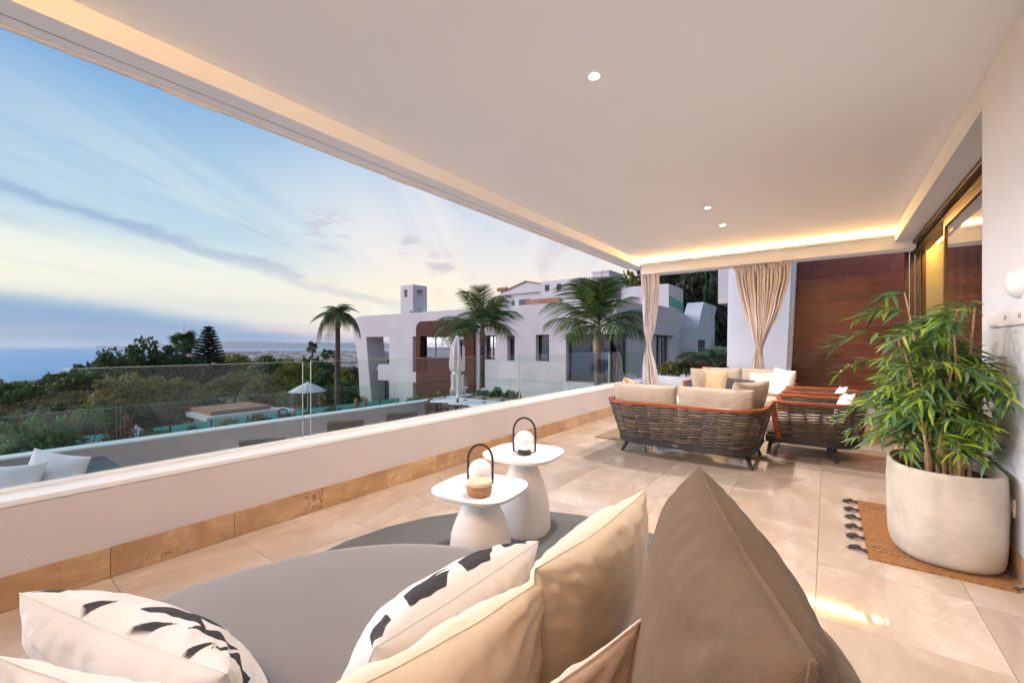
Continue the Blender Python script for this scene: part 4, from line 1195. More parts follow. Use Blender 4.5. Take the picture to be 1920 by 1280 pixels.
# nearest ones to the camera side are single leaves, the rest one mass
lv.sort(key=lambda it: (it[1] + bb.location).length)
Ms = []
for n_, it in enumerate(lv):
    _, p, az, pitch, roll, sc, mi = it
    M = Matrix.Translation(p) @ Matrix.Rotation(az, 4, 'Z') @ Matrix.Rotation(-pitch, 4, 'Y') @ Matrix.Rotation(roll, 4, 'X') @ Matrix.Scale(sc, 4)
    if (M @ Vector((.12, 0, 0))).x + bb.location.x > .845: continue
    if n_ < 298:
        o = bpy.data.objects.new('leaf', LM[mi]); C.objects.link(o); o.parent = bb; o.matrix_local = M
    else: Ms.append((M, mi))
for tgt in (0, 2):
    mb = MB()
    for M, mi in Ms:
        if mi in (tgt, tgt + 1):
            me = LM[mi]; mb.add([M @ v.co for v in me.vertices], [tuple(p.vertices) for p in me.polygons])
    o = obj('foliage', mb, 'leaf_bamboo' if tgt == 0 else 'leaf_bamboo_deep', bb, local=True); o['kind'] = 'stuff'
    o.data.polygons.foreach_set('use_smooth', [True] * len(o.data.polygons))
# small dark pot plant fingers behind the rim
# =============================================================== OUTSIDE: land, sea, hills
rs = np.random.RandomState(5)
def n2(x, y, s, o=0.0): return noise.noise(Vector((x * s, y * s, o)))
pbr('earth', (.10, .09, .05), .95, var=.35, vscale=.02, alt=(.045, .065, .022), bump=0)
pbr('grass_ground', (.05, .075, .02), .95, var=.3, vscale=.6)
pbr('hill_land', (.13, .15, .13), .95, var=.2, vscale=.003)
m = pbr('sea_water', (.10, .32, .54), .45, spec=.25)
t = NT(m.node_tree); b = m.node_tree.nodes['Principled BSDF']
o = t.new('ShaderNodeTexCoord').outputs['Object']
bn = t.new('ShaderNodeBump'); bn.inputs['Strength'].default_value = .5; bn.inputs['Distance'].default_value = 1.5
t.link(t.noise(t.mapping(o, scale=(1, 2.5, 1)), .05, 6, .65), bn.inputs['Height']); t.link(bn.outputs[0], b.inputs['Normal'])

def coast(th):      # radius of the shore by bearing (deg, ccw from +Y)
    f = min(1, max(0, (th - 72.5) / 4.0)); f = f * f * (3 - 2 * f)
    return (3300 * (1 - f) + 690 * f) * (1 + .05 * noise.noise(Vector((th * .35, 1, 0)))) if th > 40 else 3300
def ground_z(r, th):
    f = min(1, max(0, (r - 30) / 330)); f = f * f * (3 - 2 * f)
    z = -4.6 - 26 * f - 14 * min(1, max(0, (r - 300) / 400)) + (.6 * n2(r * math.cos(math.radians(th)), r * math.sin(math.radians(th)), .03) * min(1, max(0, (r - 25) / 40)))
    # slope up behind the neighbour on the right
    g = max(0, 1 - abs(th + 10) / 32) * min(1, max(0, (r - 34) / 40))
    z += g * 12 + (5.0 * f if False else 0)
    return z
rads = [0, 12, 20, 26, 32, 40, 50, 62, 78, 96, 120, 150, 190, 240, 300, 370, 450, 540, 640]
ths = np.arange(-180, 181, 3.0)
ths = sorted(set(list(ths) + list(np.arange(50, 96, .5))))
vs = []; 
for th in ths:
    Rc = coast(th); ex = [] if Rc < 1000 else list(np.linspace(900, Rc, 8))
    rr_ = rads + (ex if ex else [Rc + k * .1 for k in range(8)]) + [Rc + 25, Rc + 80]
    for i, r in enumerate(rr_):
        z = ground_z(r, th)
        if i >= len(rads): z = min(z, -43.2)
        if r > Rc: z = -45.2 if r < Rc + 60 else -52
        a = math.radians(th); vs.append((-math.sin(a) * r, math.cos(a) * r, z))
n_ = len(rads) + 10
fs = [(i * n_ + j, i * n_ + j + 1, (i + 1) * n_ + j + 1, (i + 1) * n_ + j) for i in range(len(ths) - 1) for j in range(n_ - 1)]
struct('ground', MB().add(vs, fs), 'earth', smooth=True)
struct('sea', B(-15000, 4000, -9000, 14000, -46, -45), 'sea_water')
def cwp(u, t_, z):          # a place seen in bearing u (photo column) at forward distance t_
    a = (u - 960) / 800; s_, c_ = math.sin(math.atan(590 / 800)), math.cos(math.atan(590 / 800))
    return (t_ * (-s_ + a * c_), t_ * (c_ + a * s_), z)
# hills across the bay
prof = [(180, 0), (262, 0), (276, 3.0), (290, 7.5), (300, 5), (312, 2.2), (330, 3.0), (355, 4.5), (390, 6.2), (430, 8.6), (480, 7.8), (520, 7.2), (560, 5.2), (600, 6.8), (640, 5.8), (680, 6.4), (740, 5), (820, 7), (900, 5), (1000, 4), (1100, 0)]
us = np.linspace(180, 1100, 240); hp = np.interp(us, [p[0] for p in prof], [p[1] for p in prof])
vs = []
for k, (dt, f) in enumerate(((-500, 0), (-250, .45), (0, 1), (500, .3), (900, 0))):
    for u, h_ in zip(us, hp):
        x, y, _ = cwp(u, 7600 + dt, 0)
        hh = h_ / 800 * 7600
        vs.append((x, y, -46 + (hh + 46) * f * (1 + .05 * n2(u, dt, .08))))
N_ = len(us)
struct('hills', MB().add(vs, [(k * N_ + i, k * N_ + i + 1, (k + 1) * N_ + i + 1, (k + 1) * N_ + i) for k in range(4) for i in range(N_ - 1)]), 'hill_land', smooth=True)
# harbour mole
struct('harbour_mole', MB().prism([cwp(u, t_, 0)[:2] for u, t_ in ((120, 830), (135, 800), (200, 780), (215, 850), (150, 880))][::-1], -46, -42.5), 'far_wall')
# far town
def town(name, nb, us_, ts_, lab, size, seed):
    r_ = random.Random(seed); mbw = MB()
    for _ in range(nb):
        u = r_.uniform(*us_); t_ = math.exp(r_.uniform(math.log(ts_[0]), math.log(ts_[1])))
        x, y, _z = cwp(u, t_, 0); th = math.degrees(math.atan2(-x, y)); r = math.hypot(x, y)
        if r > coast(th) - 8: continue
        z = max(ground_z(r, th), -44) if r < 640 else -43.2
        sx, sy, h_ = r_.uniform(*size), r_.uniform(*size), r_.uniform(3.5, 8) * (1 if t_ < 900 else 1.5)
        a = r_.uniform(-.3, .3); ca, sa = math.cos(a), math.sin(a)
        P_ = [(x + px * ca - py * sa, y + px * sa + py * ca) for px, py in ((-sx, -sy), (sx, -sy), (sx, sy), (-sx, sy))]
        mbw.prism(P_, z - 1, z + h_)
    o = obj(name, mbw, 'town_wall'); tag(o, lab, 'town', kind='stuff')
m = pbr('town_wall', (.5, .45, .42), .9)
t = NT(m.node_tree); g = t.new('ShaderNodeNewGeometry')
t.link(t.ramp(g.outputs['Random Per Island'], [(0, (.16, .10, .08)), (.4, (.26, .20, .17)), (.75, (.40, .33, .30)), (1, (.62, .57, .53))]), m.node_tree.nodes['Principled BSDF'].inputs['Base Color'])
town('near_town', 260, (-60, 240), (330, 640), 'cluster of pale low houses along the shore below', (4, 9), 3)
town('far_town', 2600, (340, 720), (750, 3200), 'far pale town spread over the coastal plain', (6, 22), 4)

# ---------------------------------------------------------------- trees
def blob_quads(n, seed, clumps=60, leaf=.055, shell=.75, flat=1.0, squash=.8):
    r = np.random.RandomState(seed)
    d = r.normal(size=(clumps, 3)); d /= np.linalg.norm(d, axis=1)[:, None]
    d[:, 2] = np.abs(d[:, 2]) * 1.0 - .35 * (r.rand(clumps) < .35)
    rad = shell * (.55 + .45 * r.rand(clumps)) ; cc = d * rad[:, None]
    # lumpy outline
    cr = .14 + .15 * r.rand(clumps)
    k = r.randint(0, clumps, n)
    q = r.normal(size=(n, 3)); q /= np.linalg.norm(q, axis=1)[:, None]
    q *= (r.rand(n) ** .35)[:, None]
    c = cc[k] + q * cr[k][:, None]
    c[:, 2] *= squash
    nv = q + r.normal(size=(n, 3)) * .7; nv /= np.linalg.norm(nv, axis=1)[:, None]
    a = np.cross(nv, r.normal(size=(n, 3))); a /= np.linalg.norm(a, axis=1)[:, None]
    b_ = np.cross(nv, a)
    s_ = leaf * (.6 + .8 * r.rand(n))[:, None]
    q4 = np.stack([c - a * s_, c - b_ * s_ * .5, c + a * s_, c + b_ * s_ * .5], 1)
    return q4.reshape(-1, 3)
crowns = {}
def crown_proto(key, mat, n, seed, **kw):
    v = blob_quads(n, seed, **kw); o = np_mesh('crown', v, 4, mat); crowns[key] = o.data; bpy.data.objects.remove(o)
for i, (mt) in enumerate(('leaf_broad', 'leaf_dark', 'leaf_olive', 'leaf_jungle')):
    for k in range(3):
        crown_proto((mt, k), mt, 11000, 100 + i * 7 + k, clumps=46 + 12 * k, leaf=.040, shell=.86)
trunk_me = {}
def trunk_mesh(seed):
    r = random.Random(seed); mb = MB()
    top = Vector((r.uniform(-.05, .05), r.uniform(-.05, .05), .55))
    mb.tube([(0, 0, -.1), (.01, 0, .2), tuple(top)], [.045, .035, .028], 8)
    for k in range(6):
        a = r.uniform(0, 2 * PI); e = top + Vector((math.cos(a) * .3, math.sin(a) * .3, r.uniform(.15, .4)))
        m_ = top.lerp(e, .5) + Vector((0, 0, .05)); mb.tube([top - Vector((0, 0, .12 * r.random())), m_, e], [.022, .014, .006], 6)
    o = obj('trunk', mb, 'bark', smooth=True); me = o.data; bpy.data.objects.remove(o); return me
trunks = [trunk_mesh(k) for k in range(3)]
def tree(u, topy, t_, wpx, mat, lab, k=0, squash=1.0, hmul=1.0, group='trees in the gardens below the terrace'):
    zt = 1.28 + (648 - topy) / 800 * t_; rad = wpx / 2 / 800 * t_
    x, y, _ = cwp(u, t_, 0); th = math.degrees(math.atan2(-x, y)); r = math.hypot(x, y); zb = ground_z(r, th)
    o = thing('broadleaf_tree', (x, y, zb), lab, 'tree', group, rz=(u * .37) % 6.28)
    H = max(2.0, zt - zb)
    c = bpy.data.objects.new('crown', crowns[(mat, k % 3)]); C.objects.link(c); c.parent = o
    ch = min(H * .80, rad * 1.7 * hmul) / 1.0      # vertical half-ish scale
    c.scale = (rad, rad, ch); c.location = (0, 0, H - ch * .72)
    tk = bpy.data.objects.new('trunk', trunks[k % 3]); C.objects.link(tk); tk.parent = o
    tk.scale = (H * .9, H * .9, H)
    return o
TR = [
 (272, 640, 40, 150, 'leaf_dark', 'tallest dark rounded tree left of the fan palm, standing against the sea'),
 (205, 664, 36, 110, 'leaf_broad', 'rounded tree on the left shoulder of the tallest dark one'),
 (335, 668, 41, 100, 'leaf_dark', 'dark bushy tree just below the fan palm'),
 (160, 700, 31, 140, 'leaf_broad', 'mid green tree behind the upper glass edge, left of centre of the wood'),
 (62, 712, 36, 130, 'leaf_dark', 'dark tree below the white shore houses at the left'),
 (18, 722, 25, 150, 'leaf_broad', 'bright green tree at the left edge of the view'),
 (245, 700, 28, 140, 'leaf_olive', 'yellowish tree in front of the tallest dark tree'),
 (330, 712, 29, 130, 'leaf_olive', 'golden green tree seen through the glass beneath the conifer'),
 (185, 752, 24, 120, 'leaf_dark', 'shaded tree low behind the lower glass, above the oleander'),
 (95, 752, 23, 140, 'leaf_broad', 'dark green tree behind the oleander bushes'),
 (20, 770, 20, 120, 'leaf_dark', 'low dark tree at the lower left behind the glass'),
 (270, 760, 25, 120, 'leaf_dark', 'dark undergrowth tree with bare stems under the golden tree'),
 (385, 742, 30, 110, 'leaf_dark', 'dark tree in the shade at the foot of the conifer'),
 (455, 664, 62, 130, 'leaf_olive', 'olive green tree right of the conifer with far town above it'),
 (515, 668, 56, 120, 'leaf_broad', 'green tree in the middle of the wood right of the conifer'),
 (562, 674, 50, 100, 'leaf_olive', 'olive tree left of the tall feathery palm'),
 (440, 700, 38, 120, 'leaf_olive', 'yellow green weeping tree seen through the glass right of the conifer'),
 (505, 704, 36, 110, 'leaf_olive', 'feathery gold tree over the flat roofed outbuilding'),
 (603, 694, 42, 90, 'leaf_broad', 'green tree just behind the trunk of the feathery palm'),
 (655, 690, 38, 80, 'leaf_olive', 'olive tree between the feathery palm and the white house'),
 (640, 716, 31, 90, 'leaf_broad', 'lower green tree beside the slanted leg of the white house'),
 (560, 722, 34, 100, 'leaf_broad', 'dense green tree above the open white parasol'),
 (770, 655, 60, 110, 'leaf_dark', 'dark tree glimpsed through the open corner of the white house'),
 (475, 735, 33, 70, 'leaf_olive', 'small gold grassy tree beside the outbuilding roof'),
]
for k, (u, ty, t_, wp, mt, lab) in enumerate(TR): tree(u, ty, t_, wp, mt, lab, k)
# dark wooded bank on the right
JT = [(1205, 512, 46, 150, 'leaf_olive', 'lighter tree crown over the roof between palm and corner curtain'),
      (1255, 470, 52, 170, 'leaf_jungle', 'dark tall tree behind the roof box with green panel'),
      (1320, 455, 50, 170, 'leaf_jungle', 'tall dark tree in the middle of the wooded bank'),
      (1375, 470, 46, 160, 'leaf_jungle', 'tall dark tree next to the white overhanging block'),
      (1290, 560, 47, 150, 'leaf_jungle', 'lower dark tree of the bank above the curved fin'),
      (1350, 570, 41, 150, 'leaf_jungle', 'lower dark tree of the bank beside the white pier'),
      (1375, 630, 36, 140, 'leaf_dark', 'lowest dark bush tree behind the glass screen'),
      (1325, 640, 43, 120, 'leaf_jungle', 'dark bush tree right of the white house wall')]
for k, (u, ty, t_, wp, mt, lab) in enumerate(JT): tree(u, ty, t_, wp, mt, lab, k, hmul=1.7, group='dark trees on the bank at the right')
# distant woodland as one mass
mbs = []
r_ = np.random.RandomState(9)
for _ in range(150):
    u = r_.uniform(-80, 720); t_ = math.exp(r_.uniform(math.log(75), math.log(420)))
    x, y, _z = cwp(u, t_, 0); th = math.degrees(math.atan2(-x, y)); r = math.hypot(x, y); zb = ground_z(r, th)
    R_ = r_.uniform(3, 6); v = blob_quads(700, r_.randint(1e6), clumps=25, leaf=.13)
    mbs.append(v * np.array([R_, R_, R_ * .85]) + np.array([x, y, zb + R_ * .55]))
for _ in range(420):
    u = r_.uniform(-80, 740); t_ = math.exp(r_.uniform(math.log(420), math.log(1800)))
    x, y, _z = cwp(u, t_, 0); th = math.degrees(math.atan2(-x, y)); r = math.hypot(x, y)
    if r > coast(th) - 10: continue
    zb = ground_z(r, th) if r < 640 else -43.5
    R_ = r_.uniform(4, 8); v = blob_quads(90, r_.randint(1e6), clumps=14, leaf=.3)
    mbs.append(v * np.array([R_, R_, R_ * .7]) + np.array([x, y, zb + R_ * .4]))
tag(np_mesh('far_woodland', np.concatenate(mbs), 4, 'leaf_dark'), 'distant woodland between the gardens and the shore', 'woodland', kind='stuff')

# ---- palms
def frond_mesh(name, L, rise, droop, ll, nleaf, hang, mat, seed=0, fold=.6):
    r = random.Random(seed); vs = []; fs = []
    def rp(f):   # rachis
        return Vector((L * f * math.cos(rise) * (1 - .18 * f * f), 0, L * (math.sin(rise) * f - droop * f * f)))
    # rachis as a thin triangular tube
    mb = MB().tube([rp(i / 9) for i in range(10)], [.02 * (1 - .85 * i / 9) for i in range(10)], 4)
    for i in range(nleaf):
        f = .14 + .86 * (i + r.random() * .5) / nleaf
        p = rp(f); d = (rp(min(1, f + .02)) - rp(f - .02)).normalized()
        le = ll * math.sin(PI * (.18 + .78 * f)) ** .7 * r.uniform(.85, 1.1)
        for s_ in (1, -1):
            side = Vector((0, s_, 0)); up = d.cross(side) * s_ * -1
            out_ = (side * (1 - hang * .5) + d * .55 + Vector((0, 0, r.uniform(-.15, .25))) * (1 - hang)).normalized()
            w_ = le * .024 + .006
            q = []
            for k in range(4):
                g = k / 3; pos = p + out_ * le * g + Vector((0, 0, -le * hang * g * g - le * .08 * g))
                ww = w_ * (1 - g) ** .6 + .001
                q.append((pos - d * ww, pos + d * ww))
            o = len(mb.v); mb.v += [tuple(c_) for pr_ in q for c_ in pr_]
            mb.f += [(o + k * 2, o + k * 2 + 1, o + k * 2 + 3, o + k * 2 + 2) for k in range(3)]
    o = obj(name, mb, mat); me = o.data; bpy.data.objects.remove(o); return me
def feather_palm(loc, H, trunk_r, lab, fronds, meshes, shaft=0, lean=0, seed=1, spike=0, scale=1):
    t_ = thing('palm_tree', loc, lab, 'palm tree', 'palms beside the white house')
    mb = MB().tube([(lean * (i / 10) ** 2, 0, -.3 + (H + .3) * i / 10) for i in range(11)], [trunk_r * (1.15 - .35 * i / 10) * (1 + .04 * (i % 2)) for i in range(11)], 12)
    obj('trunk', mb, 'palm_trunk', t_, smooth=True, local=True)
    if shaft:
        obj('crownshaft', MB().tube([(lean, 0, H - .02), (lean, 0, H + shaft * .35), (lean, 0, H + shaft)], [trunk_r * 1.05, trunk_r * 1.25, trunk_r * .55], 12), 'crownshaft', t_, smooth=True, local=True)
    r = random.Random(seed)
    for k, (az, tilt, mi, sc) in enumerate(fronds):
        o = bpy.data.objects.new('frond', meshes[mi]); C.objects.link(o); o.parent = t_
        o.location = (lean, 0, H + shaft * .9 + r.uniform(-.04, .06)); o.rotation_euler = (r.uniform(-.5, .5), -tilt, az); o.scale = (sc * scale,) * 3
    if spike:
        obj('spear_leaf', MB().tube([(lean, 0, H + shaft), (lean + .06, 0, H + shaft + spike * .6), (lean + .16, .02, H + shaft + spike)], [.04, .03, .004], 6), 'leaf_palm_warm', t_, smooth=True, local=True)
    return t_
KP = [frond_mesh('frond', 1.9, .50, .50, .66, 30, .35, 'leaf_palm', 1), frond_mesh('frond', 2.0, .42, .40, .68, 31, .45, 'leaf_palm', 2), frond_mesh('frond', 1.8, .6, .7, .6, 30, .5, 'leaf_palm_warm', 3)]
QP = [frond_mesh('frond', 2.3, .75, 1.15, .60, 44, 1.1, 'leaf_palm_warm', 5), frond_mesh('frond', 2.1, .9, 1.0, .55, 42, 1.0, 'leaf_palm', 6)]
def ring(n, base, jit, seed, mis):
    r = random.Random(seed); return [(2 * PI * k / n + r.uniform(-.25, .25), base + r.uniform(-jit, jit), r.choice(mis), r.uniform(.85, 1.12)) for k in range(n)]
feather_palm((-24.6, 15, -4.6), 7.05, .17, 'slim feathery palm against the sky at the left end of the white house', ring(9, .0, .25, 3, (0, 1)) + ring(9, .45, .3, 4, (0, 1)) + ring(6, 1.0, .2, 5, (1,)), QP, shaft=.55, seed=2)
feather_palm((-11.07, 13, -4.3), 5.6, .13, 'middle palm with upright spear, in front of the lit windows', ring(7, -.15, .25, 13, (0, 1, 2)) + ring(5, .25, .3, 14, (0, 1)) + ring(5, 1.1, .25, 15, (0, 1)), KP, shaft=.75, seed=3, spike=1.7, scale=1.25)
feather_palm((-6.07, 13, -4.0), 5.05, .13, 'largest palm, close to the terrace corner in front of the big dark window', ring(8, -.1, .25, 23, (0, 1, 1)) + ring(7, .4, .3, 24, (0, 1)) + ring(7, 1.15, .22, 25, (0, 1)), KP, shaft=.95, seed=4, spike=1.8, scale=1.22)
# small palm in the shade by the bank
feather_palm((-4.0, 20.5, -4), 4.2, .12, 'shaded palm between the white house and the pier', ring(9, .1, .4, 33, (0, 1, 2)) + ring(5, .6, .3, 34, (0, 1)), KP, shaft=.3, seed=6, scale=1.1)
# fan palms
def fan_leaf(R_, seed, mat='leaf_palm'):
    mb = MB(); r = random.Random(seed); n = 26
    mb.tube([(0, 0, 0), (R_ * .45, 0, R_ * .05)], .012 * R_, 4)
    for i in range(n):
        a = (i / (n - 1) - .5) * 3.9; L = R_ * .62 * r.uniform(.9, 1.05) * (1 - .12 * abs(a))
        o = len(mb.v); base = Vector((R_ * .45, 0, R_ * .05)); d = Vector((math.cos(a), math.sin(a), 0)); s_ = Vector((-d.y, d.x, 0)) * R_ * .038
        mid = base + d * L * .6 + Vector((0, 0, -.03 * R_)); tip = base + d * L + Vector((0, 0, -R_ * .22))
        mb.v += [tuple(base), tuple(mid - s_), tuple(mid + s_), tuple(tip)]; mb.f += [(o, o + 1, o + 2), (o + 1, o + 3, o + 2)]
    o = obj('fan_leaf', mb, mat); me = o.data; bpy.data.objects.remove(o); return me
FL = [fan_leaf(1.0, 1), fan_leaf(1.0, 2), fan_leaf(1.0, 3, 'frond_brown')]
def fan_palm(u, t_, ytop, rpx, lab, seed, n=26, spike=False):
    x, y, _ = cwp(u, t_, 0); th = math.degrees(math.atan2(-x, y)); zb = ground_z(math.hypot(x, y), th)
    R_ = rpx / 800 * t_; H = 1.28 + (648 - ytop) / 800 * t_ - zb - R_ * .8
    p = thing('fan_palm', (x, y, zb), lab, 'palm tree', 'fan palms beyond the gardens'); r = random.Random(seed)
    obj('trunk', MB().tube([(0, 0, -.5), (0, 0, H * .5), (0, 0, H)], [R_ * .13, R_ * .10, R_ * .12], 8), 'palm_trunk', p, smooth=True, local=True)
    for k in range(n):
        f = k / n; o = bpy.data.objects.new('fan_leaf', FL[2 if f > .85 else r.randrange(2)]); C.objects.link(o); o.parent = p
        o.location = (0, 0, H + .05); o.rotation_euler = (r.uniform(-.6, .6), -(1.25 - 2.3 * f), r.uniform(0, 2 * PI)); o.scale = (R_ * r.uniform(.85, 1.1),) * 3
    if spike: obj('spear_leaf', MB().tube([(0, 0, H), (0, 0, H + R_ * 1.5)], [.05, .01], 5), 'leaf_palm', p, local=True)
fan_palm(345, 52, 622, 27, 'fan palm standing left of the dark conifer', 3, 34, True)
fan_palm(360, 50, 668, 22, 'lower drooping fan palm at the foot of the conifer', 4, 26)
fan_palm(586, 85, 642, 13, 'small fan palm left of the feathery palm, against the town', 5)
fan_palm(612, 95, 654, 12, 'small distant fan palm just left of the feathery palm trunk', 6)
fan_palm(628, 105, 657, 10, 'tiny distant fan palm behind the feathery palm trunk', 7)
# norfolk pine
def norfolk(u, t_, ytop, lab):
    x, y, _ = cwp(u, t_, 0); th = math.degrees(math.atan2(-x, y)); zb = ground_z(math.hypot(x, y), th); zt = 1.28 + (648 - ytop) / 800 * t_
    p = thing('conifer', (x, y, zb), lab, 'tree'); H = zt - zb
    obj('trunk', MB().tube([(0, 0, -.5), (0, 0, H)], [.22, .02], 8), 'bark', p, smooth=True, local=True)
    r = np.random.RandomState(4); qs = []
    nt = 22
    for k in range(nt):
        f = k / nt; z = H * (.14 + .86 * f); L = 2.7 * (1 - f) ** .85 * (1 if f > .05 else .9) + .14
        nbr = 9
        for b_ in range(nbr):
            a = 2 * PI * (b_ / nbr) + k * .7 + r.uniform(-.15, .15)
            ns = int(60 + 130 * (1 - f))
            s_ = r.rand(ns); pos = np.stack([np.cos(a) * L * s_, np.sin(a) * L * s_, z + .18 * L * s_ ** 2 - .05 * L + .0 * s_], 1)
            side = r.normal(size=(ns, 3)) * np.array([.09, .09, .05]); pos = pos + side
            dirv = np.array([np.cos(a), np.sin(a), .3]) + r.normal(size=(ns, 3)) * .5; dirv /= np.linalg.norm(dirv, axis=1)[:, None]
            w2 = np.cross(dirv, r.normal(size=(ns, 3))); w2 /= np.linalg.norm(w2, axis=1)[:, None]
            ln = .15 * (.6 + .7 * r.rand(ns))[:, None]
            qs.append(np.stack([pos - dirv * ln, pos - w2 * .035, pos + dirv * ln, pos + w2 * .05], 1).reshape(-1, 3))
    c = np_mesh('crown', np.concatenate(qs), 4, 'leaf_pine', p)
norfolk(391, 48, 609, 'tall dark tiered conifer pointing above the glass edge')

# ---------------------------------------------------------------- neighbouring white house
wh = thing('white_house', (-18, 24, -4.6), 'modern white house with brown clad bay, chimney and slanted corner leg', 'house')
def grid_wall(a0, a1, z0, z1, holes):
    """rects (a,b,z0,z1) covering the wall minus the holes"""
    A = sorted({a0, a1, *[h[0] for h in holes], *[h[1] for h in holes]}); Zs = sorted({z0, z1, *[h[2] for h in holes], *[h[3] for h in holes]})
    A = [a for a in A if a0 <= a <= a1]; Zs = [z for z in Zs if z0 <= z <= z1]; out_ = []
    for a, b_ in zip(A, A[1:]):
        run = None
        for z, z2 in zip(Zs, Zs[1:]):
            mx, mz = (a + b_) / 2, (z + z2) / 2
            solid = not any(h[0] < mx < h[1] and h[2] < mz < h[3] for h in holes)
            if solid: run = (run[0], z2) if run else (z, z2)
            if not solid and run: out_.append((a, b_, *run)); run = None
        if run: out_.append((a, b_, *run))
    return out_
ZG = -4.7
hol = [(-23.43, -22.94, -.56, 1.93), (-16.91, -15.98, .44, 1.91), (-15.09, -14.55, .41, 1.88), (-13.10, -12.22, .42, 1.89), (-11.18, -8.34, -.62, 1.88),
       (-23.43, -22.94, ZG, -1.3), (-16.7, -15.55, -3.4, -1.75), (-14.6, -14.0, -3.4, -1.75), (-12.3, -10.6, -3.4, -1.95)]
mb = MB()
for a, b_, z0, z1 in grid_wall(-26.04, -8.35, ZG, 3.60, hol + [(-22.93, -17.58, ZG, 2.6)]): mb.box(a, b_, 20, 20.45, z0, z1)
obj('front_wall', mb, 'facade', wh)
obj('loggia_lintel', B(-28.86, -26.0405, 20, 20.45, 1.96, 3.60), 'facade', wh); obj('loggia_parapet', B(-27.38, -26.0405, 20, 20.45, -1.3, -.12), 'facade', wh)
leg = [(-28.8605, 3.60), (-29.5, 3.60), (-30.4, 3.5), (-30.8, 3.1), (-30.7, 2.6), (-30.4, 1.7), (-30.1, .8), (-29.85, -.7), (-29.68, -3), (-29.65, ZG), (-28.05, ZG), (-28.14, -3.0), (-28.54, -.63), (-28.8605, 1.96)]
obj('slanted_leg', MB().prism_y(leg, 20, 21.6), 'facade', wh)
obj('roof', B(-28.86, -8.36, 20.451, 41, 3.2, 3.50), 'facade_grey', wh)
obj('loggia_floor', B(-28.2, -26.05, 20.451, 24, -.6, -.35), 'facade_grey', wh)
obj('inner_wall', B(-26.0, -25.8, 20.46, 40.8, ZG, 3.19), 'facade_grey', wh)
hs = [(20.0, 21.43, -.62, 1.88), (26.1, 28.53, -2.2, 1.9)]
mb = MB()
for a, b_, z0, z1 in grid_wall(20.4505, 41.0, ZG, 3.60, hs): mb.box(-8.80, -8.35, a, b_, z0, z1)
obj('side_wall', mb, 'facade', wh)
obj('overhang_box', B(-8.349, -7.95, 23.6, 29.43, 1.92, 3.67), 'facade', wh, bevel=.01)
def window(x0, x1, z0, z1, y=20.3, mull=(), mat='window_glass', back=True, trans=None, name='window', hz=None):
    f = MB().box(x0, x0 + .07, y, y + .08, z0, z1).box(x1 - .07, x1, y, y + .08, z0, z1).box(x0 + .0705, x1 - .0705, y, y + .08, z1 - .07, z1).box(x0 + .0705, x1 - .0705, y, y + .08, z0, z0 + .07)
    for m_ in mull: f.box(m_ - .035, m_ + .035, y + .001, y + .079, z0 + .0705, z1 - .0705)
    if hz: f.box(x0 + .0705, x1 - .0705, y + .002, y + .078, hz - .03, hz + .03)
    w_ = obj(name, f, 'dark_frame', wh)
    obj('pane', B(x0 + .071, x1 - .071, y + .035, y + .045, z0 + .071, z1 - .071), mat, w_)
    return w_
window(-23.43, -22.95, -.55, 1.92)
window(-16.90, -15.99, .45, 1.90, mull=(-16.4,))
window(-15.08, -14.56, .42, 1.87)
window(-13.09, -12.23, .43, 1.88)
window(-11.17, -8.80, -.61, 1.87, mull=(-9.9, -9.2), hz=.35)
for a, b_, z0, z1 in ((-16.69, -15.56, -3.39, -1.76), (-14.59, -14.01, -3.39, -1.76), (-12.29, -10.61, -3.39, -1.96)): window(a, b_, z0, z1)
def window_side(y0, y1, z0, z1, x=-8.55, mull=(), hz=None):
    f = MB().box(x, x + .08, y0, y0 + .07, z0, z1).box(x, x + .08, y1 - .07, y1, z0, z1).box(x, x + .08, y0 + .0705, y1 - .0705, z1 - .07, z1).box(x, x + .08, y0 + .0705, y1 - .0705, z0, z0 + .07)
    for m_ in mull: f.box(x + .001, x + .079, m_ - .035, m_ + .035, z0 + .0705, z1 - .0705)
    if hz: f.box(x + .002, x + .078, y0 + .0705, y1 - .0705, hz - .03, hz + .03)
    w_ = obj('window', f, 'dark_frame', wh)
    obj('pane', B(x + .035, x + .045, y0 + .071, y1 - .071, z0 + .071, z1 - .071), 'window_glass', w_)
window_side(20.46, 21.42, -.61, 1.87, hz=.35)
window_side(26.11, 28.52, -2.19, 1.89, mull=(26.9, 27.7), hz=-.3)
# rooms behind the glass: dark, some with a warm glow
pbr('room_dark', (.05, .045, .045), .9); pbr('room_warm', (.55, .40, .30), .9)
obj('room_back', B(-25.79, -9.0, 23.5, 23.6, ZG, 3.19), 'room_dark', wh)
obj('curtain', B(-16.85, -16.05, 20.7, 20.74, .5, 1.86), 'dim_window', wh)
obj('blind', B(-19.05, -18.55, 20.55, 20.58, 1.45, 1.88), 'lit_window', wh)
obj('drape', B(-22.4, -20.2, 20.9, 20.93, .5, 1.9), 'room_warm', wh)
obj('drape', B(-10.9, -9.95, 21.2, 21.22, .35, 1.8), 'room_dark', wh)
obj('table_lamp', MB().sphere((-16.5, 20.62, .62), .07, 8).sphere((-16.2, 20.62, .60), .05, 8), 'lit_window', wh)
obj('sunken_bench', B(-10.8, -9.3, 21.0, 21.6, -.6, .2), 'far_wall', wh)
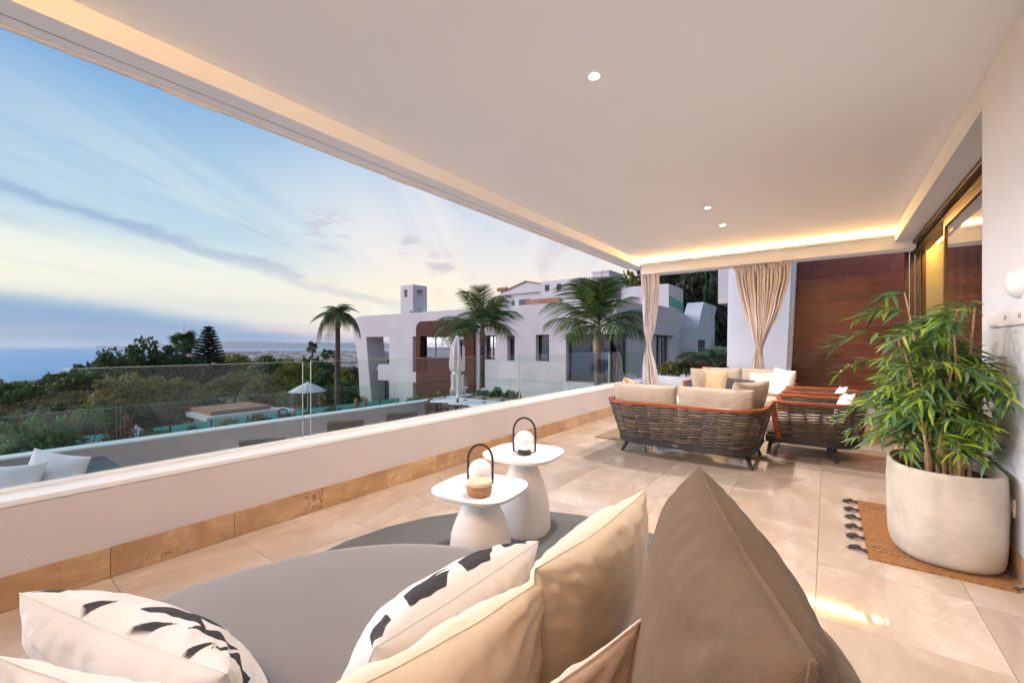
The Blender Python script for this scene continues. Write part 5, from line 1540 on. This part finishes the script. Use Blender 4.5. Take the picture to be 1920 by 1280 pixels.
# clad bay
zt = 2.95; rr0 = .55
outl = [(-22.93, ZG)] + [(-22.93 + rr0 - rr0 * math.cos(a), zt - rr0 + rr0 * math.sin(a)) for a in np.linspace(0, PI / 2, 8)] + [(-17.58, zt)]
mb = MB(); y0 = 19.86
hole = (-22.50, -18.46, .46, 1.93); hole2 = (-20.4, -18.3, -3.5, -2.1)
for a, b_, z0, z1 in grid_wall(-22.93, -17.58, ZG, zt - rr0, [hole, hole2]): mb.box(a, b_, y0, 20.40, z0, z1)
top = [(x, max(z, zt - rr0)) for x, z in outl[1:]] + [(-17.58, zt - rr0 + .0005), (-22.93, zt - rr0 + .0005)]
mb.prism_y(top, y0, 20.40)
bay = obj('clad_bay', mb, 'cladding', wh)
window(-22.49, -18.47, .47, 1.92, y=20.15, mull=(-21.3, -19.2))
window(-20.39, -18.31, -3.49, -2.11, y=20.15, mull=(-19.35,))
z = ZG + .2                                          # dark joints between the boards
mb = MB()
while z < zt - .1:
    for a, b_, q0, q1 in grid_wall(-22.9, -17.6, z, z + .012, [(hole[0], hole[1], hole[2], hole[3]), hole2]):
        mb.box(max(a, -22.93 + (rr0 if z > zt - rr0 else 0) * .9), b_, y0 - .006, y0 - .001, z, z + .012)
    z += .19
obj('board_joints', mb, 'dark_frame', wh)
# louvred screen, glass corner in the loggia
mb = MB(); z = ZG + .1
while z < -1.42: mb.box(-28.05, -26.75, 21.2, 21.24, z, z + .075); z += .12
sc = obj('louvre_screen', mb, 'bark', wh); obj('louvre_frame', MB().box(-28.10, -28.051, 21.18, 21.26, ZG, -1.36).box(-26.749, -26.70, 21.18, 21.26, ZG, -1.36), 'dark_frame', wh)
window(-26.60, -26.05, -.5, 1.94, y=20.6); window(-26.60, -26.05, ZG, -1.32, y=20.6)
obj('downpipe', MB().tube([(-28.2, 21.0, 1.5), (-27.95, 21.0, -.6)], .03, 8), 'facade_grey', wh)
# chimney with four little openings
ch = [(-24.80, -24.70), (-23.15, -23.30)]
mb = MB()
for z0, z1, sh in ((3.601, 4.75, 0), (5.28, 5.60, 0)):
    mb.box(-24.8, -23.45, 20.05, 21.35, z0, z1)
for x0, x1 in ((-24.8, -24.42), (-24.05, -23.45)):
    for ya, yb in ((20.05, 20.42), (20.95, 21.35)): mb.box(x0, x1, ya, yb, 4.7505, 5.2795)
obj('chimney', mb, 'facade', wh)
obj('roof_light', MB().tube([(-23.6, 20.02, 3.68), (-23.6, 19.93, 3.68)], .05, 8), 'dark_frame', wh)
rg = obj('roof_rail', MB().box(-28.7, -24.85, 20.3, 20.314, 3.60, 4.38).box(-23.4, -17.4, 20.5, 20.514, 3.60, 4.05), 'rail_glass', wh)
obj('roof_rail_edge', MB().box(-28.7, -24.85, 20.299, 20.315, 4.381, 4.395).box(-28.72, -28.701, 20.299, 20.315, 3.60, 4.395), 'glass_edge', wh)
# roof box with green panel, curved fins and rear wall
obj('roof_box', B(-13.2, -9.5, 32.6, 36.6, 3.501, 5.92), 'facade', wh)
obj('green_panel', MB().prism_x([(32.75, 4.3), (36.55, 4.3), (36.55, 4.72), (32.75, 5.05)], -9.499, -9.46), 'green_panel', wh)
fin = [(30.9, ZG), (30.9, -.2), (31.1, 1.2), (31.7, 2.6), (32.5, 3.7), (33.3, 4.46), (37.8, 4.46), (37.0, 3.6), (36.0, 2.2), (35.2, .8), (34.9, -.3), (34.8, ZG)]
obj('curved_fin', MB().prism_x(fin, -8.349, -7.2), 'facade_grey', wh)
obj('fin_recess_shade', B(-7.199, -7.15, 31.6, 33.4, -3.0, 1.7), 'room_dark', wh)  # dark plate on the fin face, its colour standing in for recess shade
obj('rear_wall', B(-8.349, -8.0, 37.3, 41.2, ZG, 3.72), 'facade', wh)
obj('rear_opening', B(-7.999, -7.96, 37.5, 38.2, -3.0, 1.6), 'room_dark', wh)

# tiled house behind
h2 = thing('gabled_house', (-22, 37, -3), 'cream gabled house rising behind the white one', 'house')
obj('wall', MB().prism_y([(-26.75, -3), (-19.6, -3), (-19.6, 6.55), (-26.75, 6.55)][::1], 34, 40), 'facade', h2)
obj('cornice', B(-26.0, -21.36, 33.75, 33.995, 6.35, 6.62), 'facade', h2)
obj('gable', MB().prism_y([(-26.2, 6.62), (-19.7, 6.62), (-23.4, 7.45)], 34.01, 39), 'facade', h2)
obj('roof', MB().prism_y([(-26.4, 6.58), (-23.4, 7.46), (-23.4, 7.56), (-26.45, 6.70)], 33.9, 39.2).prism_y([(-19.6, 6.58), (-19.55, 6.70), (-23.38, 7.56), (-23.38, 7.46)][::-1], 33.9, 39.2), 'terracotta', h2)
obj('ridge_tiles', MB().tube([(-26.85, 34, 6.95), (-25.7, 34, 6.95)], .2, 8), 'terracotta', h2)
obj('side_block', B(-21.34, -17.2, 33.4, 40, -3, 7.2), 'facade', h2)
for a in (-20.85, -19.6): obj('window', B(a, a + .42, 33.36, 33.399, 6.3, 6.85), 'room_dark', h2)
obj('stone_band', B(-22.9, -19.2, 33.2, 33.355, 4.2, 5.6), 'terracotta', h2)
for a, b_ in ((-24.2, -22.95), (-25.1, -24.8)): obj('window', B(a, b_, 33.95, 33.998, 4.9, 5.78), 'dark_frame', h2)
h3 = thing('roof_tower', (-15.5, 38, 0), 'pale tower block peeping behind the largest palm', 'building')
obj('wall', B(-18.3, -16.6, 38, 41, -2, 8.3), 'facade', h3); obj('cap', B(-18.4, -16.5, 37.9, 41.2, 8.301, 8.45), 'facade', h3)

# ---------------------------------------------------------------- lower terrace
struct('lower_terrace', B(-10.0, -3.505, -4, 16, -1.25, -1.0), 'terrace_floor')
lp = thing('lower_parapet', (-10.15, 4, -1), 'grey white parapet around the lower terrace', 'wall')
obj('wall', MB().box(-10.3, -10.001, -6, 11.2, -4.8, -.452), 'lower_parapet', lp)
obj('coping', MB().box(-10.32, -9.985, -6, 11.22, -.4515, -.42), 'white_satin', lp, bevel=.004)
obj('wall', MB().box(-10.0, -6.3, 11.0, 11.2, -4.8, -.452).box(-6.2995, -6.0, 11.0, 17, -4.8, -.452), 'lower_parapet', lp)
lg = thing('lower_balustrade', (-10.15, 4, -.42), 'greenish glass balustrade of the lower terrace', 'balustrade')
for y0, y1 in ((-4, -1.2), (-1.15, 1.93), (1.98, 5.0), (5.05, 8.0), (8.05, 11.05)): pane_x(lg, -10.15, y0, y1, -.4195, .19)
pane_y(lg, 11.1, -10.14, -8.3, -.4515, .19); pane_y(lg, 11.1, -8.25, -6.35, -.4515, .19)
pane_x(lg, -6.15, 11.15, 14, -.4515, .19); pane_x(lg, -6.15, 14.05, 16.9, -.4515, .19)

# dining table and chairs
dt = thing('dining_table', (-7.75, 8.7, -1.0), 'long pale outdoor dining table on the lower terrace', 'table')
obj('table_top', B(-8.9, -6.6, 8.15, 9.25, -.285, -.25), 'white_satin', dt, bevel=.006)
for x in (-8.75, -6.75):
    for y in (8.3, 9.1): obj('leg', B(x - .03, x + .03, y - .03, y + .03, -1.0, -.2855), 'dark_frame', dt)
def rope_chair(x, y, rz, lab):
    t_ = thing('rope_chair', (x, y, -1.0), lab, 'chair', 'rope backed dining chairs', rz)
    obj('seat', soft_box(-.24, .24, -.22, .24, .40, .47, .03), 'brown_chair', t_, smooth=True, local=True)
    arc_ = [(.29 * math.cos(a), -.02 + .26 * math.sin(a)) for a in np.linspace(PI + -.35, 2 * PI + .35, 22)]
    obj('back_rail', MB().tube([(px_, py_, .76 + .03 * math.sin(PI * i / 21)) for i, (px_, py_) in enumerate(arc_)], .016, 8), 'brown_chair', t_, smooth=True, local=True)
    mb = MB()
    for i, (px_, py_) in enumerate(arc_):
        mb.tube([(px_ * .86, py_ * .86, .43), (px_, py_, .76 + .03 * math.sin(PI * i / 21))], .009, 5)
    obj('rope_back', mb, 'brown_chair', t_, local=True)
    for sx in (-1, 1):
        for sy in (-1, 1): obj('leg', MB().tube([(sx * .25, sy * .23, 0), (sx * .21, sy * .19, .41)], .014, 6), 'dark_frame', t_, local=True)
    return t_
rc = rope_chair(-8.45, 7.98, 0, 'rope chair at the near left corner of the dining table')
for x, y, r, lab in ((-7.75, 7.98, 0, 'rope chair at the middle of the near side of the dining table'), (-7.05, 7.98, 0, 'rope chair at the near right of the dining table'),
                     (-9.15, 8.75, -PI / 2, 'rope chair at the left end of the dining table'),
                     (-8.3, 9.45, PI, 'rope chair on the far side, behind the left table lamp'), (-7.6, 9.45, PI, 'rope chair on the far side, behind the right table lamp'), (-6.95, 9.45, PI, 'rope chair at the far right of the dining table')):
    copy_tree(rc, None, (x, y, -1.0), r, lab)
def mushroom(x, y, lab):
    t_ = thing('table_lamp', (x, y, -.25), lab, 'lamp', 'mushroom lamps on the dining table')
    obj('base', MB().lathe([(.06, 0), (.06, .012), (.01, .016)], n=20), 'dark_frame', t_, local=True)
    obj('stem', MB().tube([(0, 0, .01), (0, 0, .36)], .006, 6), 'black_metal', t_, local=True)
    obj('shade', MB().lathe([(.10, .34), (.10, .35), (.08, .375), (.04, .392), (.005, .396)], n=24), 'facade', t_, smooth=True, local=True)
mushroom(-8.17, 8.86, 'left mushroom lamp on the dining table'); mushroom(-7.42, 8.80, 'right mushroom lamp on the dining table')
# folded parasol
fp = thing('folded_parasol', (-8.04, 8.42, -1.0), 'folded cream parasol standing at the dining table', 'parasol')
obj('pole', MB().tube([(0, 0, 0), (0, 0, 2.5)], .028, 10), 'dark_frame', fp, smooth=True, local=True)
obj('mast', B(-8.03 + .09, -8.03 + .16, 8.40, 8.46, .3, 1.46), 'dark_frame', fp)
vs = []; nz_, na = 26, 36
for i in range(nz_):
    f = i / (nz_ - 1); z = 2.55 - 1.55 * f
    R0 = .04 + .07 * min(1, f * 5) + .05 * math.sin(PI * min(1, f * 1.1)) - (.05 if .60 < f < .68 else 0) + (.05 * (f - .7) / .3 if f > .7 else 0)
    for k in range(na):
        a = 2 * PI * k / na; r = R0 * (1 + .22 * math.sin(8 * a + 2 * f) + .15 * noise.noise(Vector((math.cos(a) * 2, math.sin(a) * 2, f * 5))))
        zz2 = z + (.12 * math.sin(3 * a + 1) * f if f > .7 else 0)
        vs.append((r * math.cos(a) * 1.15, r * math.sin(a), zz2))
fs = [(i * na + k, i * na + (k + 1) % na, (i + 1) * na + (k + 1) % na, (i + 1) * na + k) for i in range(nz_ - 1) for k in range(na)]
obj('cloth', MB().add(vs, fs), 'umbrella_cloth', fp, smooth=True, local=True)
obj('strap', MB().lathe([(.15, 1.52), (.155, 1.55), (.15, 1.58)], n=20, cap=False), 'white_cotton', fp, smooth=True, local=True)
# sun loungers
def lounger(x, y, rz, lab):
    t_ = thing('sun_lounger', (x, y, -1.0), lab, 'sun lounger', 'grey sun loungers on the lower terrace', rz)
    obj('frame', MB().box(-.33, -.29, -.1, 1.9, .26, .32).box(.29, .33, -.1, 1.9, .26, .32).box(-.289, .289, 1.84, 1.9, .26, .32), 'white_satin', t_, local=True)
    obj('seat_sling', B(-.289, .289, .25, 1.83, .30, .318), 'grey_sling', t_, local=True)
    obj('backrest', MB().add([(-.31, .24, .32), (.31, .24, .32), (.31, -.20, .93), (-.31, -.20, .93), (-.31, .28, .35), (.31, .28, .35), (.31, -.16, .96), (-.31, -.16, .96)],
        [(0, 3, 2, 1), (4, 5, 6, 7), (0, 1, 5, 4), (1, 2, 6, 5), (2, 3, 7, 6), (3, 0, 4, 7)]), 'grey_sling', t_, bevel=.02, local=True)
    for sx in (-.3, .3):
        for sy in (.0, 1.7): obj('leg', B(sx - .02, sx + .02, sy, sy + .05, 0, .259), 'white_satin', t_, local=True)
    return t_
l1 = lounger(-7.05, 4.45, math.radians(58), 'grey sun lounger back seen over the parapet, left one of the pair')
copy_tree(l1, None, (-6.95, 5.62, -1.0), math.radians(62), 'grey sun lounger back, right one of the pair nearer the dining table')
copy_tree(l1, None, (-6.9, 3.0, -1.06), math.radians(58), 'grey sun lounger barely showing above the parapet, farthest left')
# wicker lounge at the left
wl2 = thing('outdoor_sofa', (-8.6, .9, -1.0), 'dark wicker outdoor sofa on the lower terrace at the left edge', 'sofa')
obj('arm', B(-9.05, -7.75, 1.25, 1.62, -1.0, -.47), 'resin_charcoal', wl2, bevel=.02)
obj('back', B(-9.3, -9.0505, -2.0, 1.62, -1.0, -.47), 'resin_charcoal', wl2, bevel=.02)
obj('seat', B(-9.05, -7.75, -2.0, 1.249, -1.0, -.75), 'resin_charcoal', wl2, bevel=.02)
obj('seat_cushion', soft_box(-9.04, -7.7, -2.0, 1.24, -.75, -.58, .05), 'white_cotton', wl2, smooth=True)
GL = 'white cushions on the outdoor sofa'
pillow((-8.55, .98, -.50), (.5, -.85, .3), (0, .2, 1), .95, .62, .28, 'white_cotton', 'large white cushion leaning on the arm of the dark outdoor sofa', 61, group=GL)
pillow((-8.62, .52, -.55), (.7, -.7, .4), (-.25, .2, 1), .90, .56, .28, 'white_cotton', 'second white cushion slumped in front of the first on the outdoor sofa', 62, group=GL)

# ---------------------------------------------------------------- garden between the terraces and the fence
pf = thing('pool_fence', (-22, 6, -4), 'turquoise glass pool fence in the garden', 'fence')
y = -6
while y < 17:
    obj('pane', B(-22.01, -21.99, y + .03, y + 1.45, -3.6, -2.05), 'turquoise_panel', pf); obj('post', B(-22.03, -21.97, y - .025, y + .025, -4.6, -2.0), 'dark_frame', pf); y += 1.48
obj('kerb', B(-22.1, -21.9, -6, 17, -4.8, -3.61), 'lower_parapet', pf)
ob = thing('outbuilding', (-30, 11, -4.6), 'low flat roofed outbuilding beyond the turquoise fence', 'outbuilding')
obj('wall', B(-30.6, -28.0, 9.3, 12.9, -5.2, -2.95), 'far_wall', ob); obj('roof', B(-31, -27.7, 9.0, 13.2, -2.949, -2.72), 'facade', ob)
obj('roof_slab', B(-31.5, -28.4, 9.4, 12.7, -2.719, -2.5), 'terracotta', ob); obj('annex', B(-30.4, -28.2, 12.901, 14.4, -5.2, -2.96), 'facade', ob)
ps = thing('garden_parasol', cwp(577, 30, -4.7), 'open white parasol in the garden', 'parasol')
obj('canopy', MB().lathe([(1.28, 2.78), (1.26, 2.80), (.7, 3.12), (.08, 3.42), (.01, 3.46)], n=10), 'umbrella_cloth', ps, local=True)
obj('pole', MB().tube([(0, 0, 0), (0, 0, 3.5)], .03, 8), 'white_satin', ps, local=True)
ps2 = thing('garden_parasol', (-13.4, 2.9, -4.7), 'tip of a white parasol showing over the lower parapet', 'parasol')
obj('canopy', MB().lathe([(1.2, 3.5), (1.18, 3.52), (.6, 3.74), (.05, 4.02), (.01, 4.04)], n=8), 'umbrella_cloth', ps2, local=True)
obj('pole', MB().tube([(0, 0, 0), (0, 0, 4.06)], .03, 8), 'white_satin', ps2, local=True)
# ring ornaments on the ledge
def ring_orn(u, v, lab):
    x, y, _ = cwp(u, 10.9, 0); t_ = thing('ring_ornament', (x, y, -.62), lab, 'ornament', 'brown ring ornaments behind the lower glass')
    obj('ring', MB().tube([(.115 * math.cos(a) * .75, .115 * math.cos(a) * .66, .17 + .115 * math.sin(a)) for a in np.linspace(0, 2 * PI, 29)[:-1]], .022, 8, closed=True), 'rope', t_, smooth=True, local=True)
    obj('foot', MB().tube([(0, 0, -.1), (0, 0, .06)], .03, 8), 'rope', t_, local=True)
ring_orn(530, 776, 'left brown ring ornament behind the lower glass'); ring_orn(560, 772, 'right brown ring ornament behind the lower glass')
struct('planting_ledge', B(-12.2, -10.325, -6, 14, -4.8, -.80), 'soil')
def bush(name, x, y, z, sx, sy, sz, mat, lab, n=1800, seed=1, leaf=.07, group='shrubs along the parapets'):
    v = blob_quads(n, seed, clumps=26, leaf=leaf) * np.array([sx, sy, sz]); 
    t_ = thing(name, (x, y, z), lab, 'shrub', group)
    np_mesh('foliage', v + np.array([0, 0, sz * .3]), 4, mat, t_)
    mb = MB(); r = random.Random(seed)
    for _ in range(5): mb.tube([(0, 0, -.15), (r.uniform(-.5, .5) * sx, r.uniform(-.5, .5) * sy, sz * .6)], [.012, .005], 5)
    obj('stem', mb, 'bark', t_, local=True)
bush('oleander', -11.5, .9, -.85, .7, .8, .85, 'leaf_hedge', 'bright green oleander bush behind the lower glass at the left', 4200, 1, .05)
bush('oleander', -11.5, 1.75, -.75, .65, .75, .95, 'leaf_hedge', 'tallest green oleander bush behind the lower glass', 4200, 2, .05)
bush('oleander', -11.4, 2.45, -.82, .5, .45, .75, 'leaf_red', 'small reddish bush right of the oleanders', 1800, 3, .05)
bush('oleander', -11.3, .2, -.75, .3, .5, .35, 'leaf_hedge', 'low plant in front of the turquoise fence at the far left', 900, 4, .05)
for k, (y, s_, mt) in enumerate(((3.05, .35, 'leaf_hedge'), (3.7, .32, 'leaf_broad'), (4.35, .42, 'leaf_olive'), (5.0, .45, 'leaf_broad'), (5.65, .34, 'leaf_red'), (6.2, .32, 'leaf_hedge'), (6.9, .42, 'leaf_broad'), (7.6, .26, 'leaf_hedge'))):
    bush('shrub', -11.0, y - .35, -.66, .30, .36, s_ * .72, mt, ['first', 'second', 'third', 'fourth', 'fifth', 'sixth', 'seventh', 'eighth'][k] + ' low shrub from the left on the ledge before the turquoise fence', 1300, 20 + k, .06)
for k, (x, y, s_) in enumerate(((-11.4, 9.9, .75), (-11.3, 10.6, .85), (-11.0, 11.6, .95), (-10.4, 12.0, 1.05), (-9.6, 12.2, 1.05), (-9.0, 12.4, .95))):
    bush('shrub', x, y, -1.2, .6, .6, s_, 'leaf_hedge', ['small leafy shrub nearest the louvred screen', 'shrub second from the louvred screen', 'dense green shrub under the brown bay', 'tallest green shrub under the brown bay', 'green shrub left of the folded parasol', 'green shrub right behind the folded parasol'][k], 2600, 40 + k, .07)
# planter plants at the far end
for k, (x, y, s_, mt, lab) in enumerate(((-2.95, 10.2, .36, 'leaf_olive', 'pale plant at the left of the white planter'), (-2.55, 10.1, .42, 'leaf_dark', 'dark green plant in the middle of the white planter'), (-2.25, 10.2, .36, 'leaf_red', 'reddish succulent plant in the white planter'),
                            (-2.0, 10.5, .34, 'leaf_dark', 'dark plant at the right of the white planter'))):
    bush('planter_plant', x, y, .60, .34, .3, s_, mt, lab, 1500, 60 + k, .09, 'plants in the far planter')
# spiky plant at the left, and small posts
ag = thing('spiky_plant', (-10.75, -.05, -.75), 'spiky grass-like plant at the left edge behind the lower glass', 'plant'); mb = MB()
for k in range(26):
    a = rnd.uniform(0, 2 * PI); l_ = rnd.uniform(.3, .6); t1 = rnd.uniform(.1, .5)
    mb.tube([(0, 0, 0), (math.cos(a) * l_ * t1 * .5, math.sin(a) * l_ * t1 * .5, l_ * .6), (math.cos(a) * l_ * t1, math.sin(a) * l_ * t1, l_)], [.014, .011, .002], 4)
obj('blades', mb, 'leaf_olive', ag, local=True)
for k, (u, lab) in enumerate(((668, 'left rusty brown post by the slanted leg'), (686, 'right rusty brown post by the slanted leg'))):
    x, y, _ = cwp(u, 12.6, 0); tag(obj('garden_post', MB().tube([(x, y, -.8), (x - .02, y, -.28)], .05, 8), 'terracotta'), lab, 'post', 'rusty posts behind the lower glass')
# crane and brick chimney by the shore
cr = thing('crane', cwp(146, 560, -42), 'thin yellow tower crane by the harbour', 'crane')
obj('mast', MB().box(-.7, .7, -.7, .7, 0, 19), 'terracotta', cr, local=True); obj('jib', MB().box(-9, 14, -.4, .4, 18, 19), 'terracotta', cr, local=True)
tw = thing('brick_tower', cwp(91, 380, -38), 'slim red brick tower among the shore trees', 'tower')
obj('shaft', MB().prism([(-1.2, -1.2), (1.2, -1.2), (1.2, 1.2), (-1.2, 1.2)], 0, 14), 'terracotta', tw, local=True); obj('cap', MB().lathe([(1.4, 14.01), (.1, 17)], n=4), 'terracotta', tw, local=True)

# ---------------------------------------------------------------- air
hz = bpy.data.materials.new('haze'); hz.use_nodes = True; t = NT(hz.node_tree); t.n.clear()
pv = t.new('ShaderNodeVolumePrincipled'); pv.inputs['Density'].default_value = 7e-5; pv.inputs['Color'].default_value = (.86, .90, .96, 1); pv.inputs['Anisotropy'].default_value = 0
ou = t.new('ShaderNodeOutputMaterial'); t.link(pv.outputs[0], ou.inputs['Volume'])
MATS['haze'] = hz
tag(obj('haze', B(-15200, 4200, -9200, 14200, -47.5, 60), 'haze'), 'thin evening haze over the bay', 'haze', kind='stuff')
